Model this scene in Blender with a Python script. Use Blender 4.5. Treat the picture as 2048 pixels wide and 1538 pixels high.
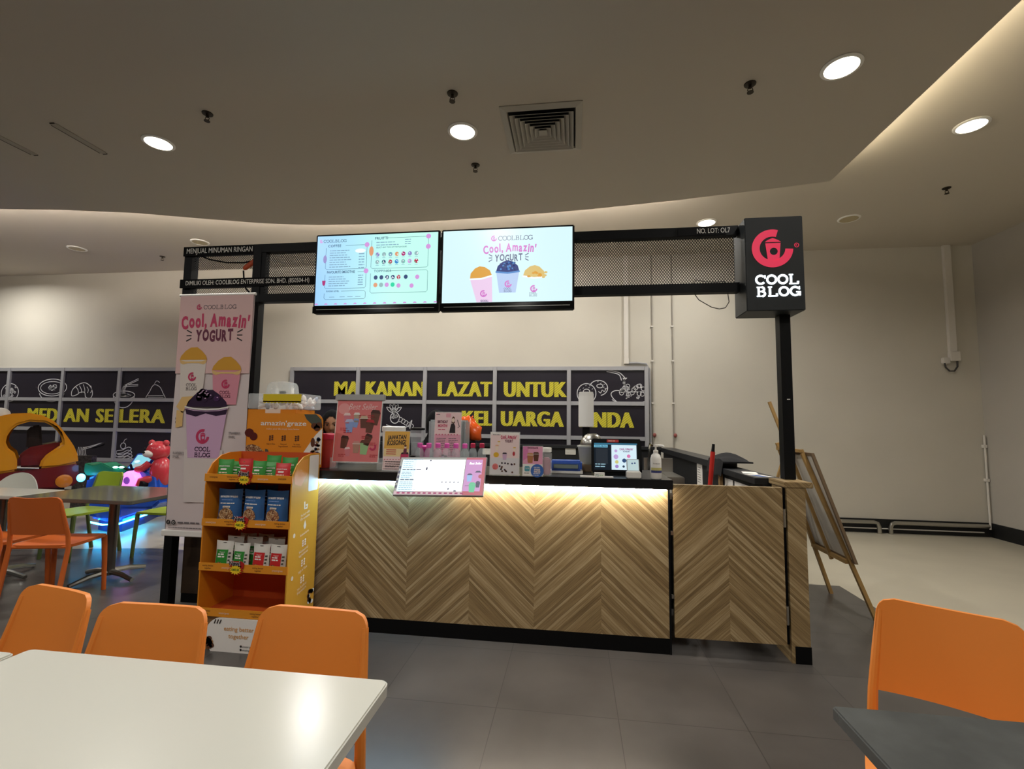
import bpy, bmesh, math, random
from mathutils import Vector, Matrix
random.seed(4)
S=bpy.context.scene
for o in list(bpy.data.objects): bpy.data.objects.remove(o)
COL=S.collection
pi=math.pi
# ---------------------------------------------------------------- camera
F=938.8; PITCH,ROLL,YAW=0.083009,0.01361,-0.130729; H=1.42
def cam_axes():
    cy,sy=math.cos(YAW),math.sin(YAW)
    f=Vector((sy*math.cos(PITCH),cy*math.cos(PITCH),math.sin(PITCH)))
    rt=Vector((cy,-sy,0)); up=rt.cross(f)
    return math.cos(ROLL)*rt+math.sin(ROLL)*up, -math.sin(ROLL)*rt+math.cos(ROLL)*up, f
RT,UP,FW=cam_axes()
cd=bpy.data.cameras.new('camera'); cam=bpy.data.objects.new('camera',cd); COL.objects.link(cam)
cd.sensor_fit='HORIZONTAL'; cd.sensor_width=36; cd.lens=36*F/2048; cd.clip_start=.05
cam.matrix_world=Matrix(((RT.x,UP.x,-FW.x,0),(RT.y,UP.y,-FW.y,0),(RT.z,UP.z,-FW.z,H),(0,0,0,1)))
S.camera=cam
# ---------------------------------------------------------------- world, exposure, lamp powers
w=bpy.data.worlds.new('world'); S.world=w; w.use_nodes=True
w.node_tree.nodes['Background'].inputs[0].default_value=(1,.93,.86,1)
w.node_tree.nodes['Background'].inputs[1].default_value=0.02
S.view_settings.view_transform='Standard'; S.view_settings.look='None'
S.view_settings.exposure=0.0; S.view_settings.gamma=1; S.view_settings.use_curve_mapping=False
LAMP_W=42; LAMP_COL=(1,.97,.915)
# room measures
WALLY=7.175; WALLX=5.53; LOWZ=3.8; UPZ=4.0
# measuring helpers: the point a photo pixel shows on a plane of known distance / height
def ray(px,py): return RT*((px-1024)/F)-UP*((py-769)/F)+FW
def P(px,py,y):
    d=ray(px,py); return Vector((0,0,H))+d*(y/d.y)
def G(px,py,z):
    d=ray(px,py); return Vector((0,0,H))+d*((z-H)/d.z)
# ---------------------------------------------------------------- materials
def lin(c):
    if isinstance(c,str): c=[int(c[i:i+2],16)/255 for i in (0,2,4)]
    return tuple(x/12.92 if x<=.04045 else ((x+.055)/1.055)**2.4 for x in c)
MATS={}
def M(name,col='808080',rough=.5,metal=0,em=0,ecol=None,trans=0,alpha=1,spec=.5,ior=1.45,noise=0,nscale=20,coat=0,bump=0):
    if name in MATS: return MATS[name]
    m=bpy.data.materials.new(name); m.use_nodes=True; nt=m.node_tree; b=nt.nodes['Principled BSDF']
    c=lin(col)+(1,)
    I=b.inputs
    I['Base Color'].default_value=c; I['Roughness'].default_value=rough; I['Metallic'].default_value=metal
    I['Specular IOR Level'].default_value=spec; I['IOR'].default_value=ior
    I['Transmission Weight'].default_value=trans; I['Alpha'].default_value=alpha; I['Coat Weight'].default_value=coat
    if em:
        I['Emission Color'].default_value=lin(ecol or col)+(1,); I['Emission Strength'].default_value=em
    if noise or bump:
        tc=nt.nodes.new('ShaderNodeTexCoord'); n=nt.nodes.new('ShaderNodeTexNoise'); n.inputs['Scale'].default_value=nscale; n.inputs['Detail'].default_value=5
        nt.links.new(tc.outputs['Object'],n.inputs['Vector'])
        if noise:
            r=nt.nodes.new('ShaderNodeValToRGB'); r.color_ramp.elements[0].position=.3; r.color_ramp.elements[1].position=.7
            r.color_ramp.elements[0].color=tuple(x*(1-noise) for x in c[:3])+(1,); r.color_ramp.elements[1].color=tuple(min(1,x*(1+noise)) for x in c[:3])+(1,)
            nt.links.new(n.outputs[0],r.inputs[0]); nt.links.new(r.outputs[0],I['Base Color'])
        if bump:
            bp=nt.nodes.new('ShaderNodeBump'); bp.inputs['Strength'].default_value=bump; bp.inputs['Distance'].default_value=.002
            nt.links.new(n.outputs[0],bp.inputs['Height']); nt.links.new(bp.outputs[0],I['Normal'])
    MATS[name]=m; return m
def scr(name,col,s=1.0): return M(name,'000000',rough=.25,em=s,ecol=col)
def nodes(name,rough=.5,spec=.5):
    m=bpy.data.materials.new(name); m.use_nodes=True; nt=m.node_tree; b=nt.nodes['Principled BSDF']; b.inputs['Roughness'].default_value=rough; b.inputs['Specular IOR Level'].default_value=spec
    MATS[name]=m
    def math_(op,a,c=None,d=None):
        n=nt.nodes.new('ShaderNodeMath'); n.operation=op
        for i,x in enumerate((a,c,d)):
            if x is None: continue
            if isinstance(x,(int,float)): n.inputs[i].default_value=x
            else: nt.links.new(x,n.inputs[i])
        return n.outputs[0]
    tc=nt.nodes.new('ShaderNodeTexCoord'); sp=nt.nodes.new('ShaderNodeSeparateXYZ'); nt.links.new(tc.outputs['Object'],sp.inputs[0])
    return m,nt,b,math_,tc,sp
def ramp(nt,fac,stops,interp='LINEAR'):
    r=nt.nodes.new('ShaderNodeValToRGB'); cr=r.color_ramp; cr.interpolation=interp
    while len(cr.elements)<len(stops): cr.elements.new(.5)
    for e,(p,c) in zip(cr.elements,stops): e.position=p; e.color=lin(c)+(1,)
    nt.links.new(fac,r.inputs[0]); return r.outputs[0]
def chevron(name,x0,half,axis=0,pw=.021,dark=1):
    """strips of oak veneer laid in chevrons: peaks at x0 + 2*half*k"""
    m,nt,b,mt,tc,sp=nodes(name,.45)
    x=sp.outputs[axis]; z=sp.outputs[2]
    t=mt('PINGPONG',mt('ADD',x,-x0+40*half),half)
    s=mt('ADD',z,mt('MULTIPLY',t,.92))
    along=mt('SUBTRACT',t,mt('MULTIPLY',z,.92))
    col=mt('FLOOR',mt('DIVIDE',mt('ADD',x,-x0+40*half),half))
    idx=mt('FLOOR',mt('DIVIDE',s,pw))
    cb=nt.nodes.new('ShaderNodeCombineXYZ'); nt.links.new(idx,cb.inputs[0]); nt.links.new(col,cb.inputs[1])
    wn=nt.nodes.new('ShaderNodeTexWhiteNoise'); nt.links.new(cb.outputs[0],wn.inputs['Vector'])
    cg=nt.nodes.new('ShaderNodeCombineXYZ'); nt.links.new(mt('MULTIPLY',s,150),cg.inputs[0]); nt.links.new(mt('MULTIPLY',along,4),cg.inputs[1]); nt.links.new(mt('MULTIPLY',col,7),cg.inputs[2])
    n=nt.nodes.new('ShaderNodeTexNoise'); n.inputs['Scale'].default_value=1; n.inputs['Detail'].default_value=4; nt.links.new(cg.outputs[0],n.inputs['Vector'])
    fr=mt('FRACT',mt('DIVIDE',s,pw)); edge=mt('LESS_THAN',fr,.1)
    f=mt('ADD',mt('MULTIPLY',wn.outputs['Value'],.40),mt('MULTIPLY',n.outputs[0],.75))
    f=mt('SUBTRACT',f,mt('MULTIPLY',edge,.18))
    c=ramp(nt,f,[(.1,'5c4a31'),(.36,'806946'),(.6,'9c845c'),(.85,'bda882')])
    nt.links.new(c,b.inputs['Base Color']); return m
def tilefloor():
    m,nt,b,mt,tc,sp=nodes('dark_floor_tile',.3,.55)
    def cell(o,o0): return mt('DIVIDE',mt('ADD',o,30-o0),.6)
    u=cell(sp.outputs[0],.22); v=cell(sp.outputs[1],3.05)
    def ln(q): return mt('LESS_THAN',mt('ABSOLUTE',mt('SUBTRACT',mt('FRACT',mt('ADD',q,.5)),.5)),.0035)
    line=mt('MAXIMUM',ln(u),ln(v))
    cb=nt.nodes.new('ShaderNodeCombineXYZ'); nt.links.new(mt('FLOOR',u),cb.inputs[0]); nt.links.new(mt('FLOOR',v),cb.inputs[1])
    wn=nt.nodes.new('ShaderNodeTexWhiteNoise'); nt.links.new(cb.outputs[0],wn.inputs['Vector'])
    n=nt.nodes.new('ShaderNodeTexNoise'); n.noise_dimensions='2D'; n.inputs['Scale'].default_value=3; n.inputs['Detail'].default_value=4; nt.links.new(tc.outputs['Object'],n.inputs['Vector'])
    f=mt('ADD',mt('MULTIPLY',wn.outputs['Value'],.15),mt('MULTIPLY',n.outputs[0],.8))
    c=ramp(nt,f,[(0,'3d3a38'),(1,'605c58')])
    mx=nt.nodes.new('ShaderNodeMix'); mx.data_type='RGBA'; nt.links.new(line,mx.inputs[0]); nt.links.new(c,mx.inputs[6]); mx.inputs[7].default_value=lin('353331')+(1,)
    nt.links.new(mx.outputs[2],b.inputs['Base Color'])
    return m
def hatch(name,c1,c2,freq=28):
    m,nt,b,mt,tc,sp=nodes(name,.6)
    s=mt('FRACT',mt('MULTIPLY',mt('ADD',mt('MULTIPLY',sp.outputs[0],.8),mt('MULTIPLY',sp.outputs[2],-1)),freq))
    n=nt.nodes.new('ShaderNodeTexNoise'); n.inputs['Scale'].default_value=9; nt.links.new(tc.outputs['Object'],n.inputs['Vector'])
    c=ramp(nt,mt('GREATER_THAN',mt('ADD',s,mt('MULTIPLY',n.outputs[0],.3)),.42),[(0,c2),(1,c1)],'CONSTANT')
    # constant ramp flips at 1
    nt.links.new(c,b.inputs['Base Color']); return m
def scrgrad(name,c1,c2,st,axis=0,a=0,b_=1):
    m,nt,b,mt,tc,sp=nodes(name,.25); b.inputs['Base Color'].default_value=(0,0,0,1)
    f=mt('DIVIDE',mt('SUBTRACT',sp.outputs[axis],a),b_-a)
    c=ramp(nt,f,[(0,c1),(1,c2)]); nt.links.new(c,b.inputs['Emission Color']); b.inputs['Emission Strength'].default_value=st; return m
def granola(name,c):
    m,nt,b,mt,tc,sp=nodes(name,.7)
    v=nt.nodes.new('ShaderNodeTexVoronoi'); v.inputs['Scale'].default_value=190; nt.links.new(tc.outputs['Object'],v.inputs['Vector'])
    cs=nt.nodes.new('ShaderNodeSeparateColor'); nt.links.new(v.outputs['Color'],cs.inputs[0])
    nt.links.new(ramp(nt,cs.outputs[0],[(0,'3c2112'),(.4,c),(.75,'b08a5c'),(1,'d8c29a')]),b.inputs['Base Color']); return m
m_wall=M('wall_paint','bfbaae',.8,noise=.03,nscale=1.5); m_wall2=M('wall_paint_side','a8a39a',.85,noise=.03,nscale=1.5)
m_ceil=M('ceiling_board','b9b1a4',.9); m_ceilu=M('upper_ceiling','c6beb0',.9)
m_tile=tilefloor(); m_cream=M('cream_epoxy_floor','b9b2a0',.28,noise=.05,nscale=2)
m_blk=M('black_paint','0e0f11',.5,spec=.2); m_mblk=M('matt_black','0b0b0c',.7,spec=.15); m_skirt=M('black_skirting','0f0f10',.55)
m_white=M('white_plastic','e8e6e0',.4); m_cream_t=M('white_table_laminate','c3c2b8',.22,coat=.2); m_grey=M('light_grey_metal','a9a9a7',.4,metal=.3)
m_steel=M('brushed_steel','b5b3ad',.28,metal=1); m_chrome=M('chrome','c8c8c8',.12,metal=1); m_alu=M('aluminium_frame','a3a3a6',.45,metal=.2)
m_film=M('dark_window_film','25222a',.3); m_yel=hatch('yellow_chalk_letters','c9bf2e','8c861f'); m_chalk=M('white_chalk_line','c9c9cc',.8)
m_org=M('orange_plastic','dd8232',.45); m_org2=M('burnt_orange_plastic','cc6426',.45); m_green=M('lime_green_plastic','8fa52a',.45); m_dgreen=M('green_chair_leg','5a6a3a',.45)
m_tabk=M('dark_grey_table','4a4c4b',.2,noise=.25,nscale=7,bump=.3); m_tabg=M('grey_table_laminate','5d5c55',.12)
m_acr=M('clear_acrylic','f4f6f6',.08,trans=.0,alpha=.18); m_clear=M('clear_plastic','eef3f5',.1,alpha=.28)
m_pink=M('print_pink','e6a9b4',.45); m_lpink=M('print_light_pink','efd3d2',.5); m_mag=M('print_magenta','c43a62',.45); m_plum=M('print_plum','6b2c44',.5); m_red=M('print_red','b8323c',.45)
m_pw=M('print_white','ece8e2',.5); m_pg=M('print_grey_text','6a6264',.6); m_pd=M('print_dark_text','2a2426',.6); m_ylw=M('print_yellow','e0b02e',.5); m_brown=M('print_brown','5b3523',.5)
m_pur=M('print_lilac','cfaacb',.5); m_dpur=M('print_dark_berry','33203a',.4); m_sky=M('print_blue','8aa3d8',.5); m_grn=M('print_green','9cc48c',.5); m_prd=M('print_salmon','e07f80',.35)
# ---------------------------------------------------------------- mesh builder
class MB:
    def __init__(s): s.v=[];s.f=[];s.mi=[];s.ms=[]
    def _m(s,m):
        if m not in s.ms: s.ms.append(m)
        return s.ms.index(m)
    def add(s,vs,fs,m):
        b=len(s.v); s.v+= [tuple(q) for q in vs]; k=s._m(m)
        for f in fs: s.f.append([b+i for i in f]); s.mi.append(k)
        return s
    def box(s,x0,x1,y0,y1,z0,z1,m,mat=None):
        vs=[Vector((x,y,z)) for z in (z0,z1) for y in (y0,y1) for x in (x0,x1)]
        if mat is not None: vs=[mat@q for q in vs]
        return s.add(vs,[(0,2,3,1),(4,5,7,6),(0,1,5,4),(2,6,7,3),(0,4,6,2),(1,3,7,5)],m)
    def tube(s,pts,r,m,n=10,cap=True,r1=None,sq=False):
        pts=[Vector(p) for p in pts]; L=len(pts); rings=[]; prev=None
        if sq: n=4
        for i,p in enumerate(pts):
            t=(pts[min(i+1,L-1)]-pts[max(i-1,0)]).normalized()
            if prev is None:
                a=Vector((0,0,1)) if abs(t.z)<.9 else Vector((1,0,0)); u=t.cross(a).normalized()
            else: u=(prev-t*prev.dot(t)).normalized()
            prev=u; v=t.cross(u); rr=r if r1 is None else r+(r1-r)*i/(L-1)
            if callable(r): rr=r(i/(L-1))
            o=pi/4 if sq else 0
            rings.append([p+u*(rr*math.cos(2*pi*k/n+o))+v*(rr*math.sin(2*pi*k/n+o)) for k in range(n)])
        vs=[q for R in rings for q in R]
        fs=[(i*n+k,i*n+(k+1)%n,(i+1)*n+(k+1)%n,(i+1)*n+k) for i in range(L-1) for k in range(n)]
        if cap: fs+= [tuple(range(n))[::-1],tuple((L-1)*n+k for k in range(n))]
        return s.add(vs,fs,m)
    def lathe(s,prof,c,m,n=24,ax='z',cap=True):
        vs=[];c=Vector(c)
        for r,h in prof:
            for k in range(n):
                a=2*pi*k/n; x,y=r*math.cos(a),r*math.sin(a)
                vs.append(c+(Vector((x,y,h)) if ax=='z' else Vector((x,h,y)) if ax=='y' else Vector((h,x,y))))
        L=len(prof); fs=[(i*n+k,i*n+(k+1)%n,(i+1)*n+(k+1)%n,(i+1)*n+k) for i in range(L-1) for k in range(n)]
        if cap: fs+= [tuple(range(n))[::-1],tuple((L-1)*n+k for k in range(n))]
        return s.add(vs,fs,m)
    def ell(s,c,r,m,n=20,k=12,mat=None):
        c=Vector(c);vs=[]
        for i in range(k+1):
            t=pi*i/k
            for j in range(n):
                a=2*pi*j/n; q=Vector((r[0]*math.sin(t)*math.cos(a),r[1]*math.sin(t)*math.sin(a),r[2]*math.cos(t)))
                vs.append(c+(mat@q if mat else q))
        fs=[(i*n+j,i*n+(j+1)%n,(i+1)*n+(j+1)%n,(i+1)*n+j) for i in range(k) for j in range(n)]
        return s.add(vs,fs,m)
    def prism(s,poly,d0,d1,m,ax='y'):
        f={'y':lambda a,b,d:(a,d,b),'z':lambda a,b,d:(a,b,d),'x':lambda a,b,d:(d,a,b)}[ax]
        n=len(poly); vs=[f(a,b,d0) for a,b in poly]+[f(a,b,d1) for a,b in poly]
        return s.add(vs,[tuple(range(n))[::-1],tuple(range(n,2*n))]+[(k,(k+1)%n,n+(k+1)%n,n+k) for k in range(n)],m)
    def shell(s,grid,th,m,nrm=(0,1,0)):
        """closed slab from a grid of points, thickness th along nrm"""
        R=len(grid);C=len(grid[0]);d=Vector(nrm)*th
        vs=[Vector(q) for r in grid for q in r]; k=len(vs); vs+= [q+d for q in vs]
        fs=[]
        for i in range(R-1):
            for j in range(C-1):
                a=(i*C+j,i*C+j+1,(i+1)*C+j+1,(i+1)*C+j); fs+= [a,tuple(k+x for x in a[::-1])]
        bd=[(0,j) for j in range(C)]+[(i,C-1) for i in range(1,R)]+[(R-1,j) for j in range(C-2,-1,-1)]+[(i,0) for i in range(R-2,0,-1)]
        bd=[i*C+j for i,j in bd]
        fs+= [(bd[i],bd[(i+1)%len(bd)],k+bd[(i+1)%len(bd)],k+bd[i]) for i in range(len(bd))]
        return s.add(vs,fs,m)
    def build(s,name,parent=None,loc=None,rz=0,bevel=0,smooth=35,clean=True):
        me=bpy.data.meshes.new(name); me.from_pydata(s.v,[],s.f)
        for m in s.ms: me.materials.append(m)
        me.polygons.foreach_set('material_index',s.mi)
        if clean:
            bm=bmesh.new(); bm.from_mesh(me)
            if bevel:
                bmesh.ops.remove_doubles(bm,verts=bm.verts,dist=1e-5)
                ed=[e for e in bm.edges if e.is_manifold and e.calc_face_angle(0)>.6]
                bmesh.ops.bevel(bm,geom=ed,offset=bevel,segments=2,affect='EDGES',clamp_overlap=True)
            bmesh.ops.recalc_face_normals(bm,faces=bm.faces); bm.to_mesh(me); bm.free()
        if smooth:
            me.polygons.foreach_set('use_smooth',[True]*len(me.polygons)); me.set_sharp_from_angle(angle=math.radians(smooth))
        o=bpy.data.objects.new(name,me); COL.objects.link(o)
        if parent: o.parent=parent
        if loc is not None: o.location=loc; o.rotation_euler=(0,0,rz)
        return o
def tag(o,label,cat,group=None):
    o['label']=label; o['category']=cat
    if group: o['group']=group
    return o
def thing(name,label,cat,loc=(0,0,0),rz=0,group=None):
    o=bpy.data.objects.new(name,None); o.empty_display_size=.1; COL.objects.link(o); o.location=loc; o.rotation_euler=(0,0,rz)
    return tag(o,label,cat,group)
def struct(o): o['kind']='structure'; return o
def copy_tree(o,parent=None):
    c=o.copy(); COL.objects.link(c)
    if parent: c.parent=parent
    for ch in list(o.children): copy_tree(ch,c)
    return c
# ---------------------------------------------------------------- lettering and flat print
_tc={}
def glyphs(s,off=0,sp=1.0,sh=0):
    k=(s,off,sp,sh)
    if k in _tc: return _tc[k]
    c=bpy.data.curves.new('t','FONT'); c.body=s; c.size=1; c.offset=off; c.resolution_u=3; c.space_character=sp; c.shear=sh
    o=bpy.data.objects.new('t',c); COL.objects.link(o); dg=bpy.context.evaluated_depsgraph_get()
    me=bpy.data.meshes.new_from_object(o.evaluated_get(dg))
    vs=[(v.co.x,v.co.y) for v in me.vertices]; fs=[tuple(p.vertices) for p in me.polygons]
    bpy.data.objects.remove(o); bpy.data.curves.remove(c); bpy.data.meshes.remove(me)
    _tc[k]=(vs,fs); return _tc[k]
SLAB={'C':[('arc',40,320)],'O':[('arc',0,360)],'L':[('s',(.24,.06),(.24,.94)),('s',(.06,.06),(.9,.06)),('s',(.86,.06),(.86,.3)),('s',(.06,.94),(.44,.94))],
 'B':[('s',(.22,.06),(.22,.94)),('s',(.04,.06),(.55,.06)),('s',(.04,.94),(.5,.94)),('s',(.22,.52),(.5,.52)),('barc',.5,.73,.21),('barc',.55,.29,.23)],'G':[('arc',40,350),('s',(.58,.42),(1.0,.42)),('s',(.9,.06),(.9,.42))]}
class Art:
    """flat print: polygons on a plane given by origin, u and v directions (or any mapping)"""
    def __init__(s,o=(0,0,0),u=(1,0,0),v=(0,0,1),fmap=None,e=.0007):
        s.b=MB(); o,u,v=Vector(o),Vector(u),Vector(v); n=u.cross(v).normalized()
        s.map=fmap or (lambda a,b,l:o+u*a+v*b+n*(l*e))
    def poly(s,pts,m,l=1): s.b.add([s.map(a,b,l) for a,b in pts],[tuple(range(len(pts)))],m); return s
    def rect(s,x0,x1,y0,y1,m,l=1): return s.poly([(x0,y0),(x1,y0),(x1,y1),(x0,y1)],m,l)
    def rrect(s,x0,x1,y0,y1,r,m,l=1):
        p=[]
        for cx,cy,a in ((x1-r,y1-r,0),(x0+r,y1-r,90),(x0+r,y0+r,180),(x1-r,y0+r,270)):
            p+= [(cx+r*math.cos(math.radians(a+t)),cy+r*math.sin(math.radians(a+t))) for t in (0,30,60,90)]
        return s.poly(p,m,l)
    def ell(s,cx,cy,rx,ry,m,l=1,n=24,a0=0,a1=360): return s.poly([(cx+rx*math.cos(math.radians(a0+(a1-a0)*k/n)),cy+ry*math.sin(math.radians(a0+(a1-a0)*k/n))) for k in range(n if a1-a0==360 else n+1)],m,l)
    def stroke(s,pts,w,m,l=1,closed=False):
        P_=[Vector(p) for p in pts]; n=len(P_)
        if n<2: return s
        L=[];R=[]
        for i in range(n):
            a=P_[(i-1)%n] if closed or i else P_[i]; b=P_[(i+1)%n] if closed or i<n-1 else P_[i]
            t=(b-a); t=t/(t.length or 1); q=Vector((-t.y,t.x))*w/2; L.append(P_[i]+q);R.append(P_[i]-q)
        vs=[s.map(p.x,p.y,l) for p in L]+[s.map(p.x,p.y,l) for p in R]
        s.b.add(vs,[(i,(i+1)%n,n+(i+1)%n,n+i) for i in range(n if closed else n-1)],m); return s
    def arc(s,cx,cy,rx,ry,a0,a1,w,m,l=1,n=20): return s.stroke([(cx+rx*math.cos(math.radians(a0+(a1-a0)*k/n)),cy+ry*math.sin(math.radians(a0+(a1-a0)*k/n))) for k in range(n+1)],w,m,l)
    def text(s,t,x,y,h,m,l=1,w=None,al='l',bold=0,rot=0,sp=1.0,sh=0):
        vs,fs=glyphs(t,bold,sp,sh)
        if not vs: return s
        x0=min(v[0] for v in vs);x1=max(v[0] for v in vs); k=h/.72; kx=k if w is None else w/(x1-x0); W=(x1-x0)*kx
        ox={'l':0,'c':-W/2,'r':-W}[al]; c,sn=math.cos(rot),math.sin(rot); o=[]
        for a,b in vs:
            a=(a-x0)*kx+ox; b=b*k; o.append(s.map(x+a*c-b*sn,y+a*sn+b*c,l))
        s.b.add(o,fs,m); return s
    def slab(s,t,x,y,h,m,l=1,wt=.19,adv=1.02,wx=.95):
        for i,ch in enumerate(t):
            ox=x+i*h*wx*adv
            T=lambda a,b:(ox+a*h*wx,y+b*h)
            for st in SLAB[ch]:
                if st[0]=='arc': s.arc(ox+.5*h*wx,y+.5*h,(.5-wt/2)*h*wx,(.5-wt/2)*h,st[1],st[2],wt*h,m,l,24)
                elif st[0]=='barc': s.arc(ox+st[1]*h*wx,y+st[2]*h,st[3]*h*wx,st[3]*h,-90,90,wt*h,m,l,12)
                else:
                    thin=abs(st[1][1]-st[2][1])<.01; s.stroke([T(*st[1]),T(*st[2])],wt*h*(.62 if thin else 1),m,l)
            if ch=='C': s.stroke([T(.9,.6),T(.9,.95)],wt*h*.6,m,l)
            if ch=='G': s.stroke([T(.88,.64),T(.88,.97)],wt*h*.6,m,l)
        return s
    def logo(s,cx,cy,r,m,hole=None,l=1):
        a0,a1=73,357; n=40; vs=[];fs=[]
        for k in range(n+1):
            a=math.radians(a0+(a1-a0)*k/n)
            for q in (r,.62*r): vs.append(s.map(cx+q*math.cos(a),cy+q*math.sin(a),l))
        s.b.add(vs,[(2*k,2*k+1,2*k+3,2*k+2) for k in range(n)],m)
        X=lambda a,b:(cx+a*r,cy+b*r)
        hn=[X(.06+.19*math.cos(math.radians(t)),-.16+.19*math.sin(math.radians(t))) for t in range(0,360,20)]
        # cup body with a round hole: two halves
        L_=[X(-.34,.28),X(-.24,-.6),X(.06,-.64)]; R_=[X(.40,.28),X(.32,-.6),X(.06,-.64)]
        top=X(.04,.28)
        lh=[X(.06+.19*math.cos(math.radians(t)),-.16+.19*math.sin(math.radians(t))) for t in range(90,271,20)]
        rh=[X(.06+.19*math.cos(math.radians(t)),-.16+.19*math.sin(math.radians(t))) for t in range(90,-91,-20)]
        s.poly(L_+lh[::-1]+[X(.06,.28)],m,l); s.poly(R_+rh[::-1]+[X(.06,.28)],m,l)
        s.poly([X(-.36,.33),X(.42,.33),X(.3,.42),X(.14,.5),X(.02,.54),X(-.1,.5),X(-.26,.42)],m,l)
        return s
    def lines(s,x,y,w,n,dy,t,m,l=1,rag=.3,al='l'):
        rg=random.Random(int(x*999+y*777+n))
        for i in range(n):
            ww=w*(1-rag*rg.random()); xx=x if al=='l' else x-ww/2
            # words: short dashes
            q=xx
            while q<xx+ww:
                d=min(t*(2+4*rg.random()),xx+ww-q); s.rect(q,q+d,y-i*dy,y-i*dy+t,m,l); q+=d+t*.7
        return s
    def cup(s,cx,cy,w,h,body,top,l=1,rot=0,dome=True):
        c,sn=math.cos(rot),math.sin(rot); T=lambda a,b:(cx+a*c-b*sn,cy+a*sn+b*c)
        s.poly([T(-.36*w,0),T(.36*w,0),T(.5*w,h),T(-.5*w,h)],body,l)
        p=[(-.52*w,h*.97),(.52*w,h*.97),(.52*w,h*1.06),(.36*w,h*1.18),(.2*w,h*1.3),(0,h*1.34),(-.2*w,h*1.29),(-.36*w,h*1.17),(-.52*w,h*1.06)]
        if dome: s.poly([T(*q) for q in p],top,l+1); s.stroke([T(-.53*w,h*1.03),T(0,h*.99),T(.53*w,h*1.03)],h*.045,m_pw if l<50 else body,l+2)
        return s
    def wavy(s,t,cx,cy,h,m,l,spread,amp=0,bold=.02,arch=0):
        """hand-lettered line: letters rocked and set on an arch"""
        n=len(t); 
        ws=[]
        for ch in t:
            vs,_=glyphs(ch,bold) if ch!=' ' else ([],0); ws.append((max(v[0] for v in vs)-min(v[0] for v in vs)+.12) if vs else .25)
        tot=sum(ws); k=spread/tot; x=-spread/2
        for i,(ch,ww) in enumerate(zip(t,ws)):
            u=(x+ww*k/2)/(spread/2); y=cy+arch*(1-u*u)*h+amp*h*(.5 if i%2 else -.3); 
            if ch!=' ': s.text(ch,cx+x+ww*k/2,y,h*(1.0 if ch.isupper() or ch in "l'," else 1.05),m,l,w=(ww-.1)*k,al='c',bold=bold,rot=-u*arch*.5)
            x+=ww*k
        return s
    def build(s,name,parent,**k): return s.b.build(name,parent,smooth=0,clean=False,**k)
exec_order=[]
# ================================================================ ROOM
X0,Y0=-14.0,-6.0
dark=[(X0,Y0),(2.365,Y0),(2.385,4.72),(-4.6,4.74),(-6.07,4.42),(X0,4.3)]
b=MB(); b.prism(dark,-.1,0,m_tile,'z'); struct(b.build('floor',smooth=0))
lite=[(X0,4.3),(-6.07,4.42),(-4.6,4.74),(2.385,4.72),(2.365,Y0),(WALLX+.1,Y0),(WALLX+.1,WALLY+.1),(X0,WALLY+.1)]
b=MB(); b.prism(lite,-.1,0,m_cream,'z'); struct(b.build('floor',smooth=0))
b=MB(); b.box(X0-.1,WALLX+.1,WALLY,WALLY+.1,0,UPZ+.1,m_wall); struct(b.build('wall_back',smooth=0))
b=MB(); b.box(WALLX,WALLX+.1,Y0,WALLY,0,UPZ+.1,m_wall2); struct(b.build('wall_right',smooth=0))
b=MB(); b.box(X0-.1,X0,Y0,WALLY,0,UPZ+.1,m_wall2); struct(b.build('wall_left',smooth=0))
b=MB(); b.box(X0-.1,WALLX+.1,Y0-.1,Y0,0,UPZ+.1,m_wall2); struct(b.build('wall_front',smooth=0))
b=MB(); b.box(X0-.1,WALLX+.1,Y0-.1,WALLY+.1,UPZ,UPZ+.1,m_ceilu); struct(b.build('ceiling',smooth=0))
edge=[(X0,3.5),(-8.5,4.16),(-7.4,4.3),(-6.548,4.405),(-5.81,4.505),(-5.06,4.658),(-4.41,4.871),(-3.781,5.06),(-3.40,5.14),(-3.069,5.188),(-2.57,5.22),(-2.07,5.229),(-1.4,5.21),(-.847,5.173),(-.2,5.13),(.286,5.08),(.8,5.01),(1.21,4.95),(1.8,4.85),(2.46,4.725),(2.46,Y0),(X0,Y0)]
b=MB(); b.prism(edge,LOWZ,LOWZ+.025,m_ceil,'z'); struct(b.build('ceiling',smooth=0))
# skirtings
b=MB(); b.box(X0,WALLX,WALLY-.015,WALLY,0,.185,m_skirt); struct(b.build('baseboard_back',smooth=0))
b=MB(); b.box(WALLX-.015,WALLX,Y0,WALLY-.015,0,.185,m_skirt); struct(b.build('baseboard_right',smooth=0))

# ---- the two glazed strips covered with dark printed film
def window(name,x0,x1,cols,zs):
    yf=WALLY-.05; fr=MB(); bw=.03
    for x in cols: fr.box(x-bw,x+bw,yf,WALLY-.001,zs[0]-.03,zs[-1]+.03,m_alu)
    for z in zs:
        for a,c in zip(cols[:-1],cols[1:]): fr.box(a+bw,c-bw,yf+.004,WALLY-.001,z-.03,z+.03,m_alu)
    o=struct(fr.build(name,bevel=.003)); pn=MB()
    for a,c in zip(cols[:-1],cols[1:]):
        for z0,z1 in zip(zs[:-1],zs[1:]): pn.box(a+bw,c-bw,WALLY-.02,WALLY-.002,z0+.03,z1-.03,m_film)
    pn.build('film_pane',o,smooth=0); return o
ZS=[.71,1.22,1.738,2.265]
w1=window('window_1',-4.6,1.07,[-4.585,-3.438,-2.325,-1.206,-.069,1.075],ZS)
w2=window('window_2',-12.5,-6.67,[-12.27,-11.15,-10.03,-8.92,-7.79,-6.67],ZS)
YL=WALLY-.0215
def on_wall(): return Art((0,YL,0),(1,0,0),(0,0,1))
a=on_wall()
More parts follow.
